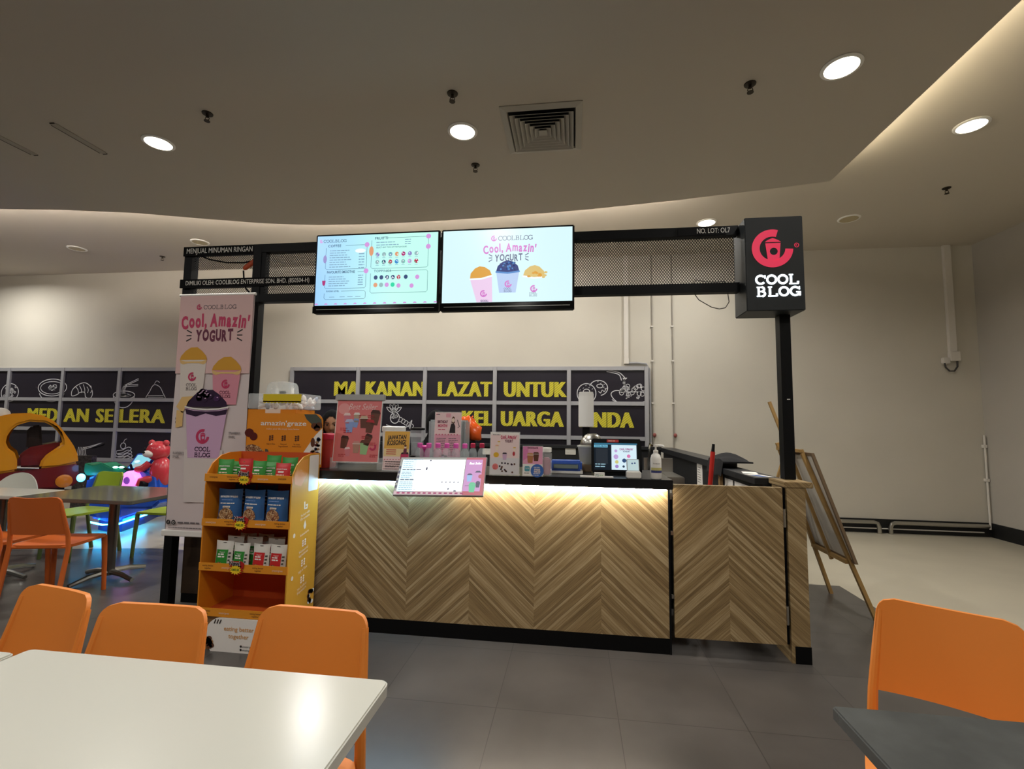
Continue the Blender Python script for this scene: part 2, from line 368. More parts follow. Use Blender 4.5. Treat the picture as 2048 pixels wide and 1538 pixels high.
def word(t,pl,pr,zb,h):
    x0=P(pl,800,YL).x; x1=P(pr,800,YL).x; [a.text(t,x0+dx,zb,h,m_yel,2+i,w=x1-x0-.02,bold=.012,sp=1.12) for i,dx in enumerate((-.008,.004,.016,.028))]
for t,l,r in (('M',668,693),('A',693,718),('KANAN',731,849),('LAZAT',876,983),('UNTUK',1008,1133)): word(t,l,r,1.835,.235)
for t,l,r in (('KEL',925,987),('UARGA',1003,1127),('ANDA',1160,1267)): word(t,l,r,1.385,.23)
a.build('lettering',w1)
a=on_wall()
for t,l,r in (('MED',58,118),('AN',131,180),('SE',195,229),('LERA',242,333)): word(t,l,r,1.35,.235)
a.build('lettering',w2)
# chalk drawings, drawn in wall metres
def loop(a,pts,w=.011,closed=True):
    """smooth closed chalk line through points"""
    n=len(pts); o=[]
    rng=range(n) if closed else range(n-1)
    for i in rng:
        p0,p1,p2,p3=[pts[(i+k)%n] if closed else pts[min(max(i+k,0),n-1)] for k in (-1,0,1,2)]
        for s in range(5):
            t=s/5; o.append(tuple(.5*((2*p1[k])+(-p0[k]+p2[k])*t+(2*p0[k]-5*p1[k]+4*p2[k]-p3[k])*t*t+(-p0[k]+3*p1[k]-3*p2[k]+p3[k])*t**3) for k in (0,1)))
    if not closed: o.append(pts[-1])
    a.stroke(o,w,m_chalk,3,closed=closed)
def W(px,py): q=P(px,py,YL); return (q.x,q.z)
d=on_wall()
for px,py,rx,rz_,a0,a1 in ((1173,787,.14,.15,0,360),(1197,776,.135,.115,-75,165)):
    cx,cz=W(px,py); d.arc(cx,cz,rx,rz_,a0,a1,.012,m_chalk,3,30); d.arc(cx+(.02 if a0 else 0),cz+.03,rx*.34,rz_*.24,0,360,.011,m_chalk,3)
    for k in range(12):
        t=k*.55; r=.58+.16*(k%2); x,z=cx+rx*r*math.cos(t),cz+.01+rz_*r*math.sin(t)
        if a0==0 or (x>cx-.02 and z>cz-.06): d.stroke([(x-.009,z-.004),(x+.009,z+.006)],.007,m_chalk,3)
loop(d,[(cx-.0,cz-.05),(cx+.03,cz-.075),(cx+.055,cz-.03),(cx+.085,cz-.055),(cx+.11,cz-.01),(cx+.13,cz+.0)],.01,False)
px_,pz=W(1259,792); rr=random.Random(5)
loop(d,[(px_-.27,pz+.02),(px_-.2,pz+.08),(px_,pz+.06),(px_+.25,pz+.05),(px_+.25,pz-.1),(px_,pz-.13),(px_-.18,pz-.09)],.012)
d.arc(px_,pz-.04,.26,.07,190,350,.009,m_chalk,3)
for k in range(11):
    x,z=px_-.12+.34*rr.random(),pz+.01+.15*rr.random(); d.arc(x,z,.03,.03,0,360,.009,m_chalk,3,12)
for k in range(9):
    x,z=px_-.14+.34*rr.random(),pz-.05+.15*rr.random(); loop(d,[(x+.05*rr.random()-.03,z+.04*rr.random()-.02) for _ in range(6)],.007)
fx,fz=W(1243,753)
loop(d,[(fx-.22,fz+.1),(fx-.1,fz+.075),(fx-.02,fz+.05),(fx+.05,fz-.02)],.012,False); loop(d,[(fx-.22,fz+.075),(fx-.1,fz+.05),(fx-.03,fz+.02),(fx,fz-.06)],.012,False)
for k in range(6): loop(d,[(fx+.02+.012*k,fz-.02),(fx+.05-.02*k*.3,fz-.1),(fx+.01+.02*k,fz-.17),(fx+.02*k-.04,fz-.24)],.008,False)
vx,vz=W(790,832)
for k in range(5):
    t=pi*(.2+.15*k); ex,ez=vx-.02+.15*math.cos(t),vz+.05+.15*math.sin(t); nx,nz=-.025*math.sin(t),.025*math.cos(t)
    loop(d,[(vx-.02,vz+.05),((vx-.02+ex)/2+nx,(vz+.05+ez)/2+nz),(ex,ez),((vx-.02+ex)/2-nx,(vz+.05+ez)/2-nz)],.009)
d.arc(vx,vz-.03,.075,.085,0,360,.012,m_chalk,3)
for k in range(14): d.arc(vx-.05+.1*rr.random(),vz-.09+.12*rr.random(),.012,.012,0,360,.007,m_chalk,3,8)
for k in range(5):
    x,z=vx+.09+.045*k,vz-.05-.025*k; loop(d,[(x-.03,z-.02),(x,z+.03),(x+.04,z),(x+.01,z-.04)],.009)
loop(d,[(vx-.14,vz-.14),(vx,vz-.17),(vx+.2,vz-.17),(vx+.28,vz-.06),(vx+.25,vz-.2)],.011,False)
d.build('chalk_drawing',w1)
d=on_wall()
x,z=W(20,784); d.arc(x,z-.01,.18,.16,0,360,.013,m_chalk,3,30)
for k in range(14): d.arc(x-.12+.24*rr.random(),z-.1+.2*rr.random(),.02,.016,0,360,.01,m_chalk,3,8)
x,z=W(105,775); d.arc(x,z,.29,.15,0,360,.013,m_chalk,3,36); d.arc(x,z-.005,.24,.11,0,360,.01,m_chalk,3,30); d.arc(x,z-.03,.27,.22,200,340,.013,m_chalk,3)
for k in range(5): loop(d,[(x-.08+.16*rr.random(),z-.05+.1*rr.random()) for _ in range(6)],.009)
x,z=W(165,778)
loop(d,[(x-.2,z-.12),(x-.2,z-.02),(x-.1,z+.07),(x+.04,z+.11),(x+.16,z+.04),(x+.21,z-.08),(x+.17,z-.16),(x+.08,z-.14),(x+.05,z-.06),(x-.04,z-.06),(x-.1,z-.1)],.013)
for k in range(5): loop(d,[(x-.14+.075*k,z+.04+.02*(k%3)),(x-.09+.07*k,z-.01),(x-.07+.06*k,z-.07)],.011,False)
x,z=W(248,790)
d.arc(x,z,.21,.07,0,360,.012,m_chalk,3,30); d.arc(x,z,.205,.22,185,355,.013,m_chalk,3,24)
for k in range(6): loop(d,[(x-.15+.3*rr.random(),z-.03+.06*rr.random()) for _ in range(5)],.008)
for k in (0,1): d.stroke([(x-.02,z+.14),(x+.26,z+.16+.1*k),(x+.26,z+.185+.1*k),(x,z+.17)],.011,m_chalk,3)
for k in range(4): loop(d,[(x-.02+.02*k,z+.16),(x-.05+.02*k,z+.08),(x-.03+.02*k,z)],.008,False)
x,z=W(312,785); loop(d,[(x-.17,z-.12),(x-.12,z+.02),(x-.05,z+.13),(x+.06,z+.1),(x+.13,z),(x+.17,z-.12)],.011)
for k in range(3): d.stroke([(x-.15,z-.05-.03*k),(x+.15,z-.05-.03*k)],.008,m_chalk,3)
loop(d,[(x-.04,z+.15),(x,z+.2),(x+.06,z+.17)],.009,False)
x,z=W(172,893)
for k in (0,1): loop(d,[(x-.05,z-.02-.03*k),(x+.1,z+.01-.02*k),(x+.32,z+.07),(x+.34,z+.035),(x+.12,z-.03)],.011,False)
for k in range(6): loop(d,[(x-.14+.03*k,z-.01),(x-.15+.03*k,z-.1),(x-.13+.035*k,z-.2),(x-.09+.03*k,z-.24)],.011,False)
x,z=W(248,900)
d.arc(x-.02,z+.07,.05,.05,0,360,.012,m_chalk,3); loop(d,[(x-.02,z+.12),(x,z+.17),(x+.04,z+.19)],.01,False)
for k in range(4): loop(d,[(x-.14-.01*k,z-.02-.05*k),(x-.03,z+.0-.05*k),(x+.08,z+.05-.05*k),(x+.14+.015*k,z+.02-.06*k),(x+.05,z-.05-.05*k),(x-.1,z-.08-.04*k)],.012)
d.build('chalk_drawing',w2)

# ---- ceiling fittings
m_lampoff=M('lamp_off_diffuser','b8aa88',.5); m_lamp=M('lamp_diffuser','ffffff',.3,em=9,ecol='fff2dc')
def downlight(x,y,z,label,on=True,power=1.0):
    t=thing('downlight',label,'ceiling light',(x,y,z),group='round ceiling downlights')
    b=MB(); b.lathe([(.122,0),(.122,-.006),(.112,-.012),(.100,-.012),(.098,-.004)],(0,0,0),m_white,32,cap=False); b.build('trim_ring',t)
    b=MB(); b.lathe([(.0985,-.003),(.0985,-.010)],(0,0,0),m_lamp if on else m_lampoff,32); b.build('diffuser',t)
    if on:
        l=bpy.data.lights.new('lamp','AREA'); l.shape='DISK'; l.size=.19; l.energy=LAMP_W*power; l.color=LAMP_COL; l.spread=math.radians(165)
        lo=bpy.data.objects.new('lamp',l); COL.objects.link(lo); lo.parent=t; lo.location=(0,0,-.014)
    return t
downlight(-3.563,3.439,LOWZ,'lit round downlight at left of the lowered ceiling')
downlight(-.906,3.569,LOWZ,'lit round downlight beside the square air vent')
downlight(1.75,3.169,LOWZ,'large bright downlight at right of the lowered ceiling',power=.8)
downlight(1.671,6.041,UPZ,'lit downlight peeking above the NO. LOT sign strip',power=.75)
downlight(3.346,4.259,UPZ,'lit downlight at far right on the raised ceiling',power=.3)
downlight(-7.542,6.064,UPZ,'unlit downlight on raised ceiling at far left',False)
downlight(3.368,6.094,UPZ,'unlit yellowed downlight right of the black sign box',False)
downlight(-5.413,6.009,UPZ,'unlit downlight just above the MENJUAL sign strip',False)
for x,y,z,p in ((-9.75,6.0,UPZ,1.5),(-.12,6.12,UPZ,.6),(-1.75,6.12,UPZ,.65),(-3.45,6.15,UPZ,.8),(-6.2,.8,LOWZ,.6),(-3.56,.8,LOWZ,.6),(-.9,.8,LOWZ,.5),(1.75,.5,LOWZ,.5),(-3.56,-1.85,LOWZ,.6),(-.9,-1.85,LOWZ,.6),(1.75,-1.85,LOWZ,.6),(3.35,1.6,UPZ,.25),(-8.8,.8,LOWZ,1)):
    downlight(x,y,z,'lit downlight hidden behind the menu screens' if -3.6<x<0 and y>6 else 'lit round downlight outside the picture',True,p)
def sprinkler(x,y,z,label):
    b=MB(); b.lathe([(.04,0),(.038,-.006),(.014,-.01)],(0,0,0),m_sprk,20); b.lathe([(.011,-.006),(.011,-.03),(.006,-.034)],(0,0,0),m_sprk,10)
    b.tube([(.011,0,-.028),(.018,0,-.045),(.008,0,-.06)],.003,m_sprk,6); b.tube([(-.011,0,-.028),(-.018,0,-.045),(-.008,0,-.06)],.003,m_sprk,6)
    b.lathe([(.022,-.060),(.022,-.064)],(0,0,0),m_sprk,12)
    return tag(b.build('sprinkler_head',loc=(x,y,z)),label,'sprinkler','ceiling sprinklers')
m_sprk=M('dark_brass','3a332a',.5,metal=.6)
sprinkler(-2.839,3.136,LOWZ,'sprinkler head between the left and middle downlights')
sprinkler(-.876,3.131,LOWZ,'sprinkler head just above the middle downlight')
sprinkler(-.905,4.078,LOWZ,'sprinkler head below the middle downlight')
sprinkler(1.214,3.27,LOWZ,'sprinkler head left of the large right downlight')
sprinkler(3.96,5.398,UPZ,'sprinkler head on raised ceiling near right wall')
sprinkler(-6.507,6.507,UPZ,'sprinkler head on raised ceiling left of the kiosk')
# air vent
t=thing('air_vent','square four-way ceiling air vent with nested louvres','air vent',(-.25,3.617,LOWZ))
m_vent=M('vent_white','aaa59a',.6); m_void=M('vent_void','0c0a09',.9)
def sqring(b,h0,h1,z0,z1,m):
    vs=[]
    for h,z in ((h0,z0),(h1,z1),(h1-.004,z1),(h0-.004,z0+.002)):
        vs+= [(-h,-h,z),(h,-h,z),(h,h,z),(-h,h,z)]
    b.add(vs,[(r*4+k,r*4+(k+1)%4,((r+1)%4)*4+(k+1)%4,((r+1)%4)*4+k) for r in range(4) for k in range(4)],m)
b=MB(); vs=[]
for h,z in ((.312,0),(.312,-.006),(.262,-.018),(.255,-.004)): vs+= [(-h,-h,z),(h,-h,z),(h,h,z),(-h,h,z)]
b.add(vs,[(r*4+k,r*4+(k+1)%4,(r+1)*4+(k+1)%4,(r+1)*4+k) for r in range(3) for k in range(4)],m_vent); b.build('frame',t,smooth=0)
b=MB(); b.box(-.256,.256,-.256,.256,-.003,-.001,m_void); b.build('duct_opening',t,smooth=0)
for k in range(6):
    b=MB(); h=.245-.036*k; sqring(b,h-.033,h,-.006-.004,-.03-.006,m_vent); b.build('louvre',t,smooth=0)
b=MB(); b.box(-.033,.033,-.033,.033,-.034,-.028,m_vent); b.build('centre_plate',t,smooth=0)
# slot diffusers (closed flush covers)
def slot(x,y,label):
    b=MB(); b.prism([(-.03,-.2),(-.02,-.215),(.02,-.215),(.03,-.2),(.03,.2),(.02,.215),(-.02,.215),(-.03,.2)],-.006,0,M('slot_cover','a39c90',.8),'z')
    b.box(-.034,-.029,-.2,.2,-.008,0,m_sprk); b.box(-.02,.02,-.222,-.214,-.008,0,m_sprk); b.box(-.02,.02,.214,.222,-.008,0,m_sprk)
    return tag(b.build('ceiling_slot_cover',loc=(x,y,LOWZ)),label,'ceiling cover','ceiling slot covers')
slot(-4.2,3.32,'long narrow slot cover in ceiling left of lit downlight'); slot(-4.86,3.27,'narrow slot cover at far left edge of ceiling')
# cove light on the right edge of the lowered ceiling
b=MB(); b.box(2.36,2.385,-5.5,4.55,LOWZ+.026,LOWZ+.04,M('cove_led','ffffff',em=75,ecol='fff0d0')); tag(b.build('cove_light',smooth=0),'light strip on top of the straight right edge of lowered ceiling','light strip')
b=MB(); b.tube([(x,y-.09,LOWZ+.04) for x,y in edge[1:18]],.010,M('cove_led_dim','ffffff',em=170,ecol='fff2e4'),4); tag(b.build('cove_light',smooth=0),'light strip on top of the curved edge of lowered ceiling','light strip')

# ---- services on the back wall
m_trk=M('white_trunking','cfcac2',.6); m_cab=M('thin_cable','3a3836',.6)
def yb(d): return WALLY-d
t=thing('cable_trunking','white vertical trunking dropping to window top','trunking',(.785,WALLY,0))
b=MB(); b.box(-.033,.033,-.04,0,2.42,UPZ,m_trk); b.build('cover',t,bevel=.003)
b=MB(); b.box(-.036,.036,-.044,0,2.335,2.42,m_trk); b.build('end_cap',t,bevel=.003)
b=MB(); b.tube([(.03,-.025,2.345),(.15,-.025,2.35),(.29,-.025,2.335),(.335,-.025,2.25),(.34,-.025,2.0),(.345,-.025,1.4),(.345,-.025,1.1)],.014,M('conduit_grey','8f8f92',.5),8); b.build('conduit',t)
for x,l in ((1.165,'thin conduit on back wall nearest the window'),(1.46,'thin conduit on back wall farther right of window')):
    b=MB(); b.tube([(0,-.012,.19),(0,-.012,UPZ)],.009,M('thin_conduit','8b857c',.6),8)
    for z in (2.9,2.38,1.75): b.box(-.018,.018,-.024,0,z-.01,z+.01,m_trk)
    b.box(-.03,.03,-.03,0,1.22,1.30,M('red_clip','9c4a44',.5)) if 0 else b.ell((.02,-.02,1.28),(.026,.016,.03),M('red_clip','8a4a44',.6),10,8)
    tag(b.build('wall_conduit',loc=(x,WALLY,0)),l,'conduit','wall conduits')
t=thing('drop_trunking','white trunking with box and looped cable near right corner','trunking',(5.187,WALLY,0))
b=MB(); b.box(-.045,.045,-.05,0,2.49,UPZ,m_trk); b.build('cover',t,bevel=.004)
b=MB(); b.box(-.05,.075,-.06,0,2.36,2.49,m_trk); b.build('junction_box',t,bevel=.005)
b=MB(); b.box(-.14,-.045,-.05,0,2.32,2.41,m_trk); b.build('socket_box',t,bevel=.01)
b=MB(); b.tube([(-.12,-.04,2.33),(-.115,-.05,2.27),(-.07,-.05,2.22),(-.01,-.05,2.22),(.03,-.05,2.28),(.04,-.04,2.36)],.011,m_cab,8); b.build('looped_cable',t)
b=MB(); b.tube([(0,0,.1),(0,0,1.35)],.012,m_trk,8)
for z in (.75,1.2): b.box(-.02,.02,-.015,.03,z-.02,z+.02,m_trk)
tag(b.build('corner_conduit',loc=(5.5,WALLY-.03,0)),'thin white conduit running up the right room corner','conduit')
def skirtpipe(name,x0,x1,z,r,label,mat,down=None):
    b=MB(); p=[(x0,0,z),(x1,0,z)]
    if down=='r': p=[(x0,0,z),(x1-.06,0,z),(x1-.02,0,z-.015),(x1,0,z-.06),(x1,0,.0)]
    if down=='l': p=[(x0,0,0),(x0,0,z-.06),(x0+.02,0,z-.015),(x0+.06,0,z),(x1,0,z)]
    b.tube(p,r,mat,10); return tag(b.build(name,loc=(0,WALLY-.075,0)),label,'pipe','pipes along the skirting')
skirtpipe('skirting_pipe',1.6,4.12,.15,.026,'grey pipe on skirting ending left of the gap',m_steel,'r')
skirtpipe('skirting_pipe',4.26,5.45,.15,.026,'grey pipe on skirting starting right of the gap',m_steel,'l')
b=MB(); b.tube([(1.6,.02,.06),(5.42,.02,.06)],.008,m_trk,8);  tag(b.build('skirting_conduit',loc=(0,WALLY-.05,0)),'thin white conduit running below the grey pipes','conduit')
# ================================================================ KIOSK
oak=chevron('oak_chevron_counter',-1.55,.4325); oakg=chevron('oak_chevron_gate',.962,.36); oakp=chevron('oak_chevron_post',1.33,.4)
oakL=M('dark_wood_panel','3a2c20',.5,noise=.3,nscale=8)
t=thing('service_counter','oak chevron-clad service counter with black plinth','counter',(0,0,0))
b=MB(); b.box(-2.36,.60,3.155,3.24,.095,1.02,oak); b.build('front_panel',t,smooth=0)
b=MB(); b.box(-2.36,.60,3.154,3.23,0,.095,m_mblk); b.build('plinth',t,smooth=0)
b=MB(); b.box(.60,.612,3.152,3.70,0,1.02,m_blk); b.box(-2.36,-2.33,3.25,3.70,0,1.02,m_blk); b.build('end_trim',t,smooth=0)
m_ledw=M('led_warm','ffffff',em=95,ecol='fff3e2'); m_ledc=M('led_cool','ffffff',em=60,ecol='a4daff')
b=MB(); b.box(-.80,.585,3.112,3.130,1.010,1.0195,m_ledw); b.build('led_strip',t,smooth=0)['label']='warm white light strip under the countertop'
b=MB(); b.box(-2.30,-.84,3.112,3.130,1.010,1.0195,m_ledc); b.build('led_strip',t,smooth=0)['label']='cool white light strip under the countertop'
b=MB(); b.box(-2.37,.62,3.085,3.73,1.02,1.08,M('black_worktop','17181a',.3)); tag(b.build('countertop',bevel=.003),'black worktop slab along the top of the oak counter','worktop')
# dark left return panel under the banner
t=thing('return_panel','dark wood panel beneath the hanging banner at kiosk left','panel',(-2.8,3.42,0))
b=MB(); b.box(-.235,.39,0,.03,.07,1.04,oakL); b.build('panel',t,smooth=0)
b=MB(); b.box(-.235,.39,.004,.03,0,.07,m_mblk); b.build('plinth',t,smooth=0)
# gate
t=thing('swing_gate','oak chevron swing gate at right end of counter','gate',(0,3.155,0))
b=MB(); b.box(.632,1.288,.0,.035,.105,1.045,oakg); b.build('leaf',t,smooth=0)
for z in (.28,.86):
    b=MB(); b.box(1.288,1.302,-.003,.012,z-.055,z+.055,m_steel); b.tube([(1.293,-.004,z-.055),(1.293,-.004,z+.055)],.006,m_steel,8); b.build('hinge',t)
for z in (.35,.74,.98):
    b=MB(); b.box(.616,.631,.0,.01,z-.012,z+.012,m_steel); b.build('latch_plate',t,smooth=0)
# end post
t=thing('end_post','oak chevron end post with black tape round its foot','post',(1.315,3.16,0))
b=MB(); b.box(0,.108,0,.22,0,1.072,oakp); b.build('body',t,smooth=0)
b=MB(); b.box(-.022,-.002,.02,.05,.1,1.04,m_mblk); b.build('gap_shade_strip',t,smooth=0)  # black strip paints the shade in the recess between gate and post
b=MB(); b.box(.02,.111,-.004,.05,0,.10,m_mblk); b.build('foot_tape',t,smooth=0)
b=MB(); b.box(-.012,.155,-.006,.24,1.045,1.08,oakp); b.build('ledge',t,smooth=0,bevel=.004)
# right side partition (two runs) and rear partition
t=thing('side_partition','low black partition running back from the end post','partition',(0,0,0))
b=MB(); b.box(1.27,1.36,3.41,4.30,0,1.03,M('partition_inside','15161a',.6)); b.build('near_panel',t,smooth=0)
b=MB(); b.box(1.22,1.40,3.41,4.30,1.03,1.075,M('partition_cap','222326',.4)); b.build('near_cap',t,bevel=.003)
b=MB(); b.box(1.27,1.36,4.30,6.95,0,1.05,MATS['partition_inside']); b.build('far_panel',t,smooth=0)
b=MB(); b.box(1.22,1.40,4.30,6.98,1.05,1.11,MATS['partition_cap']); b.build('far_cap',t,bevel=.003)
b=MB(); b.box(1.235,1.262,4.24,4.28,0,1.03,M('pale_batten','9a7a50',.5)); b.build('batten',t,smooth=0)
b=MB(); b.box(-4.0,1.22,6.86,6.92,0,1.08,MATS['partition_inside']); b.box(-4.0,1.22,6.82,6.92,1.08,1.12,MATS['partition_cap']); tag(b.build('rear_partition',smooth=0),'low black partition behind the kiosk in front of window','partition')
# sheets of paper taped inside the partition
for i,(px,py,y,l) in enumerate(((1416,952,5.0,'white paper taped inside partition behind red pole'),(1487,958,4.1,'paper on partition inside, left of three'),(1511,961,3.86,'paper on partition inside, middle of three'),(1533,964,3.66,'paper on partition inside, right of three'))):
    b=MB(); b.box(-.004,0,-.10,.10,-.16,.13,m_pw); o=tag(b.build('paper_sheet',loc=(1.268,y,.86 if i else .93),smooth=0),l,'paper','papers taped inside the partition')
    a=Art((-.0045,.08,0),(0,-1,0),(0,0,1)); a.lines(.02,.08,.12,4,-.0,.006,m_pg) if 0 else a.lines(.01,.07,.13,7,.024,.006,m_pg); a.build('printed_text',o)
# black cloth over the partition
gr=[]
for i in range(9):
    r=[]
    for j in range(13):
        u=i/8;v=j/12; x=1.19+.27*u; y=4.10+.42*v
        z=1.119+.055*math.sin(pi*u)*math.sin(pi*v)+.012*math.sin(9*v+4*u)*math.sin(pi*v) - (.11*(1-u/.12) if u<.12 else 0)
        r.append((x if u>=.12 else 1.205,y,z))
    gr.append(r)
b=MB(); b.shell(gr,.012,M('black_cloth','141417',.95),(0,0,1)); tag(b.build('black_cloth'),'crumpled black cloth draped over side partition','cloth')
# flyers on the near cap
b=MB(); b.box(-.05,.05,-.09,.09,0,.002,m_pw); b.box(-.045,.01,-.085,.03,.002,.003,M('flyer_blue','3a5f9e',.5)); tag(b.build('flyer',loc=(1.30,3.56,1.0755),rz=.3,smooth=0),'blue and white flyer lying on partition near black pole','flyer','flyers on the partition cap')
b=MB(); b.box(-.05,.05,-.08,.08,0,.002,m_pw); tag(b.build('flyer',loc=(1.31,3.76,1.0755),rz=-.25,smooth=0),'white flyer lying behind the blue flyer on partition','flyer','flyers on the partition cap')

# ---- overhead frame
t=thing('kiosk_frame','black steel kiosk frame with mesh panels and sign strips','frame',(0,3.3,0))
def post(x,y,z0,z1,m=m_blk): bb=MB(); bb.box(x-.034,x+.034,y-.034,y+.034,z0,z1,m); return bb.build('post',t,smooth=0)
post(-3.08,.05,0,2.795); post(-2.465,.034,0,2.80); post(1.40,.034,1.082,2.172)
b=MB(); b.box(-2.43,1.12,0,.06,2.735,2.80,m_blk); b.build('beam',t,smooth=0)
b=MB(); b.box(-2.43,1.12,0,.06,2.335,2.40,m_blk); b.build('beam',t,smooth=0)
b=MB(); b.box(-3.046,-2.50,.01,.06,2.735,2.795,m_blk); b.build('beam',t,smooth=0)
b=MB(); b.box(-3.046,-2.50,.01,.06,2.47,2.52,m_blk); b.build('beam',t,smooth=0)
for xx in (-2.415,): 
    b=MB(); b.box(xx-.02,xx+.02,.005,.055,2.40,2.735,m_blk); b.build('stile',t,smooth=0)
def mesh(x0,x1,z0,z1,y,cw,ch,wd,m):
    b=MB(); sl=ch/cw; h=z1-z0
    for sgn in (1,-1):
        n=int((x1-x0+h/sl)/cw)+2
        for k in range(n):
            a=x0-h/sl+k*cw
            pa=[(a,z0),(a+h/sl,z1)] if sgn>0 else [(a,z1),(a+h/sl,z0)]
            (xa,za),(xb,zb)=pa
            if xb<=x0 or xa>=x1: continue
            if xa<x0: za+=(zb-za)*(x0-xa)/(xb-xa); xa=x0
            if xb>x1: zb=za+(zb-za)*(x1-xa)/(xb-xa); xb=x1
            d=Vector((xb-xa,0,zb-za)).normalized(); q=Vector((-d.z,0,d.x))*wd/2
            A=Vector((xa,y,za));B=Vector((xb,y,zb)); D=Vector((0,.0025,0))
            vs=[A-q,A+q,B+q,B-q]; vs+= [v+D for v in vs]
            b.add(vs,[(0,1,2,3),(7,6,5,4),(0,4,5,1),(1,5,6,2),(2,6,7,3),(3,7,4,0)],m)
    return b
m_mesh=M('mesh_steel','1c1b1a',.5)
mesh(-2.395,1.10,2.40,2.735,.03,.0185,.024,.0042,m_mesh).build('mesh_panel',t,smooth=0,clean=False)
mesh(-3.046,-2.50,2.62,2.735,.05,.02,.02,.002,m_mesh).build('mesh_panel',t,smooth=0,clean=False)
mesh(-3.046,-2.50,2.39,2.47,.05,.02,.02,.002,m_mesh).build('mesh_panel',t,smooth=0,clean=False)
m_sw=M('sign_white_letters','dedbd4',.6)
b=MB(); b.box(-3.115,-2.50,.002,.010,2.725,2.80,m_mblk); s1=b.build('sign_strip',t,smooth=0)
a=Art((-3.10,.0015,2.735)); a.text('MENJUAL MINUMAN RINGAN',.015,.010,.042,m_sw,2,w=.575,bold=.012); a.build('lettering',s1)
b=MB(); b.box(-3.12,-1.905,-.006,.002,2.462,2.530,m_mblk); s2=b.build('sign_strip',t,smooth=0)
xa=P(372,560,3.293).x; xb=P(619,555,3.293).x
a=Art((0,-.0065,2.47)); a.text('DIMILIKI OLEH: COOLBLOG ENTERPRISE SDN. BHD. (850504-H)',xa,.012,.036,m_sw,2,w=xb-xa,bold=.004); a.build('lettering',s2)
b=MB(); b.box(.72,1.04,-.004,0,2.738,2.798,m_mblk); s3=b.build('sign_strip',t,smooth=0)
x0=P(1394,463,3.295).x; x1=P(1460,460,3.295).x
a=Art((0,-.0045,2.738)); a.text('NO. LOT: OL7',x0,.013,.036,m_sw,2,w=x1-x0,bold=.002); a.build('lettering',s3)
b=MB(); b.box(1.396,1.415,-.0015,.0,1.60,1.607,m_pw); b.build('white_sticker',t,smooth=0)
# wires
b=MB(); b.tube([(.83,.03,2.335),(.86,.03,2.29),(.94,.02,2.235),(.99,.02,2.222),(1.03,.02,2.23),(1.055,.02,2.27),(1.05,.03,2.335)],.003,m_cab,6)
b.tube([(.82,.02,2.405),(.84,.02,2.43),(.9,.02,2.415),(.98,.02,2.41),(1.02,.02,2.415),(1.04,.02,2.40)],.003,m_cab,6); b.build('loose_wire',t)
b=MB(); b.tube([(-3.0,.04,2.74),(-2.9,.03,2.70),(-2.75,.03,2.67),(-2.6,.03,2.665),(-2.51,.03,2.68)],.006,m_mblk,6); b.tube([(-2.6,.03,2.60),(-2.58,.02,2.5),(-2.56,.02,2.45),(-2.51,.02,2.40)],.006,m_mblk,6); b.build('loose_wire',t)
b=MB(); rr=random.Random(3)
for k in range(5): b.ell((-2.575+.03*k*.6,.03,2.63+.012*k),(.035,.012,.022),M('orange_tag','b54a22',.5),10,6,Matrix.Rotation(-.6,3,'Y'))
tag(b.build('orange_plastic_tag',loc=(0,3.3,0)),'small orange plastic tag caught on wire above banner','tag')

# ---- hanging banner
bx0,bx1=-3.115,-2.475; y=3.215
t=thing('hanging_banner','tall pale pink banner advertising yogurt in cups','banner',(0,y,0))
q=[P(363,592,y),P(508,592,y),P(320,1062,y),P(455,1080,y)]
bx0=-3.02; bx1=-2.405; zt=2.375; zb=.585
m_ban=M('banner_white','d6c9c8',.6); m_banp=M('banner_pink','ddb9b6',.6)
b=MB()
gr=[[(bx0+(bx1-bx0)*j/8,.006*math.sin(j*.9+i*.35),zt+(zb-zt)*i/24) for j in range(9)] for i in range(25)]
b.shell(gr,.002,m_ban); fab=b.build('fabric',t)
b=MB(); b.tube([(bx0-.012,.0,zt),(bx1+.012,.0,zt)],.011,m_pw,10); b.build('top_rod',t)
b=MB(); b.box(bx0-.02,bx1+.02,-.012,.014,zb-.03,zb+.012,m_white); b.build('bottom_rail',t,bevel=.004)
W_=bx1-bx0; HH=zt-zb
def bmap(a,bb,l): return Vector((bx0+a*W_, -.0085-l*.0006, zb+bb*W_))
k=HH/W_
A=Art(fmap=bmap)
A.rect(0.0,1,k*.66,k-.005,m_banp,0)
A.logo(.27,k-.155,.036,m_mag,l=2); A.slab('COOLBLOG',.33,k-.185,.055,m_pg,2,wt=.12,adv=1.08)
A.wavy("Cool, Amazin'",.5,k-.43,.155,m_mag,2,.92,.06,.05,.22); A.wavy('YOGURT',.5,k-.575,.135,m_plum,2,.52,.10,.05,-.05)
for s in (-1,1):
    for j in (-1,0,1): A.stroke([(.5+s*.31,k-.515+j*.035),(.5+s*.38,k-.515+j*.07)],.014,m_pd,2)
def dome(cx,cy,w,h,m,m2):
    A.poly([(cx-w/2,cy),(cx+w/2,cy),(cx+w*.46,cy+h*.3),(cx+w*.3,cy+h*.7),(cx+w*.12,cy+h),(cx-w*.12,cy+h*.97),(cx-w*.3,cy+h*.72),(cx-w*.46,cy+h*.3)],m,4)
    A.poly([(cx-w*.5,cy),(cx-w*.3,cy-h*.12),(cx+w*.3,cy-h*.12),(cx+w*.5,cy),(cx+w*.46,cy-h*.26),(cx+w*.38,cy-h*.36),(cx+w*.2,cy-h*.26),(cx-w*.2,cy-h*.26),(cx-w*.36,cy-h*.36),(cx-w*.46,cy-h*.26)],m2,5)
m_man=M('print_mango','d39a30',.5); m_manl=M('print_mango_light','dfb878',.5)
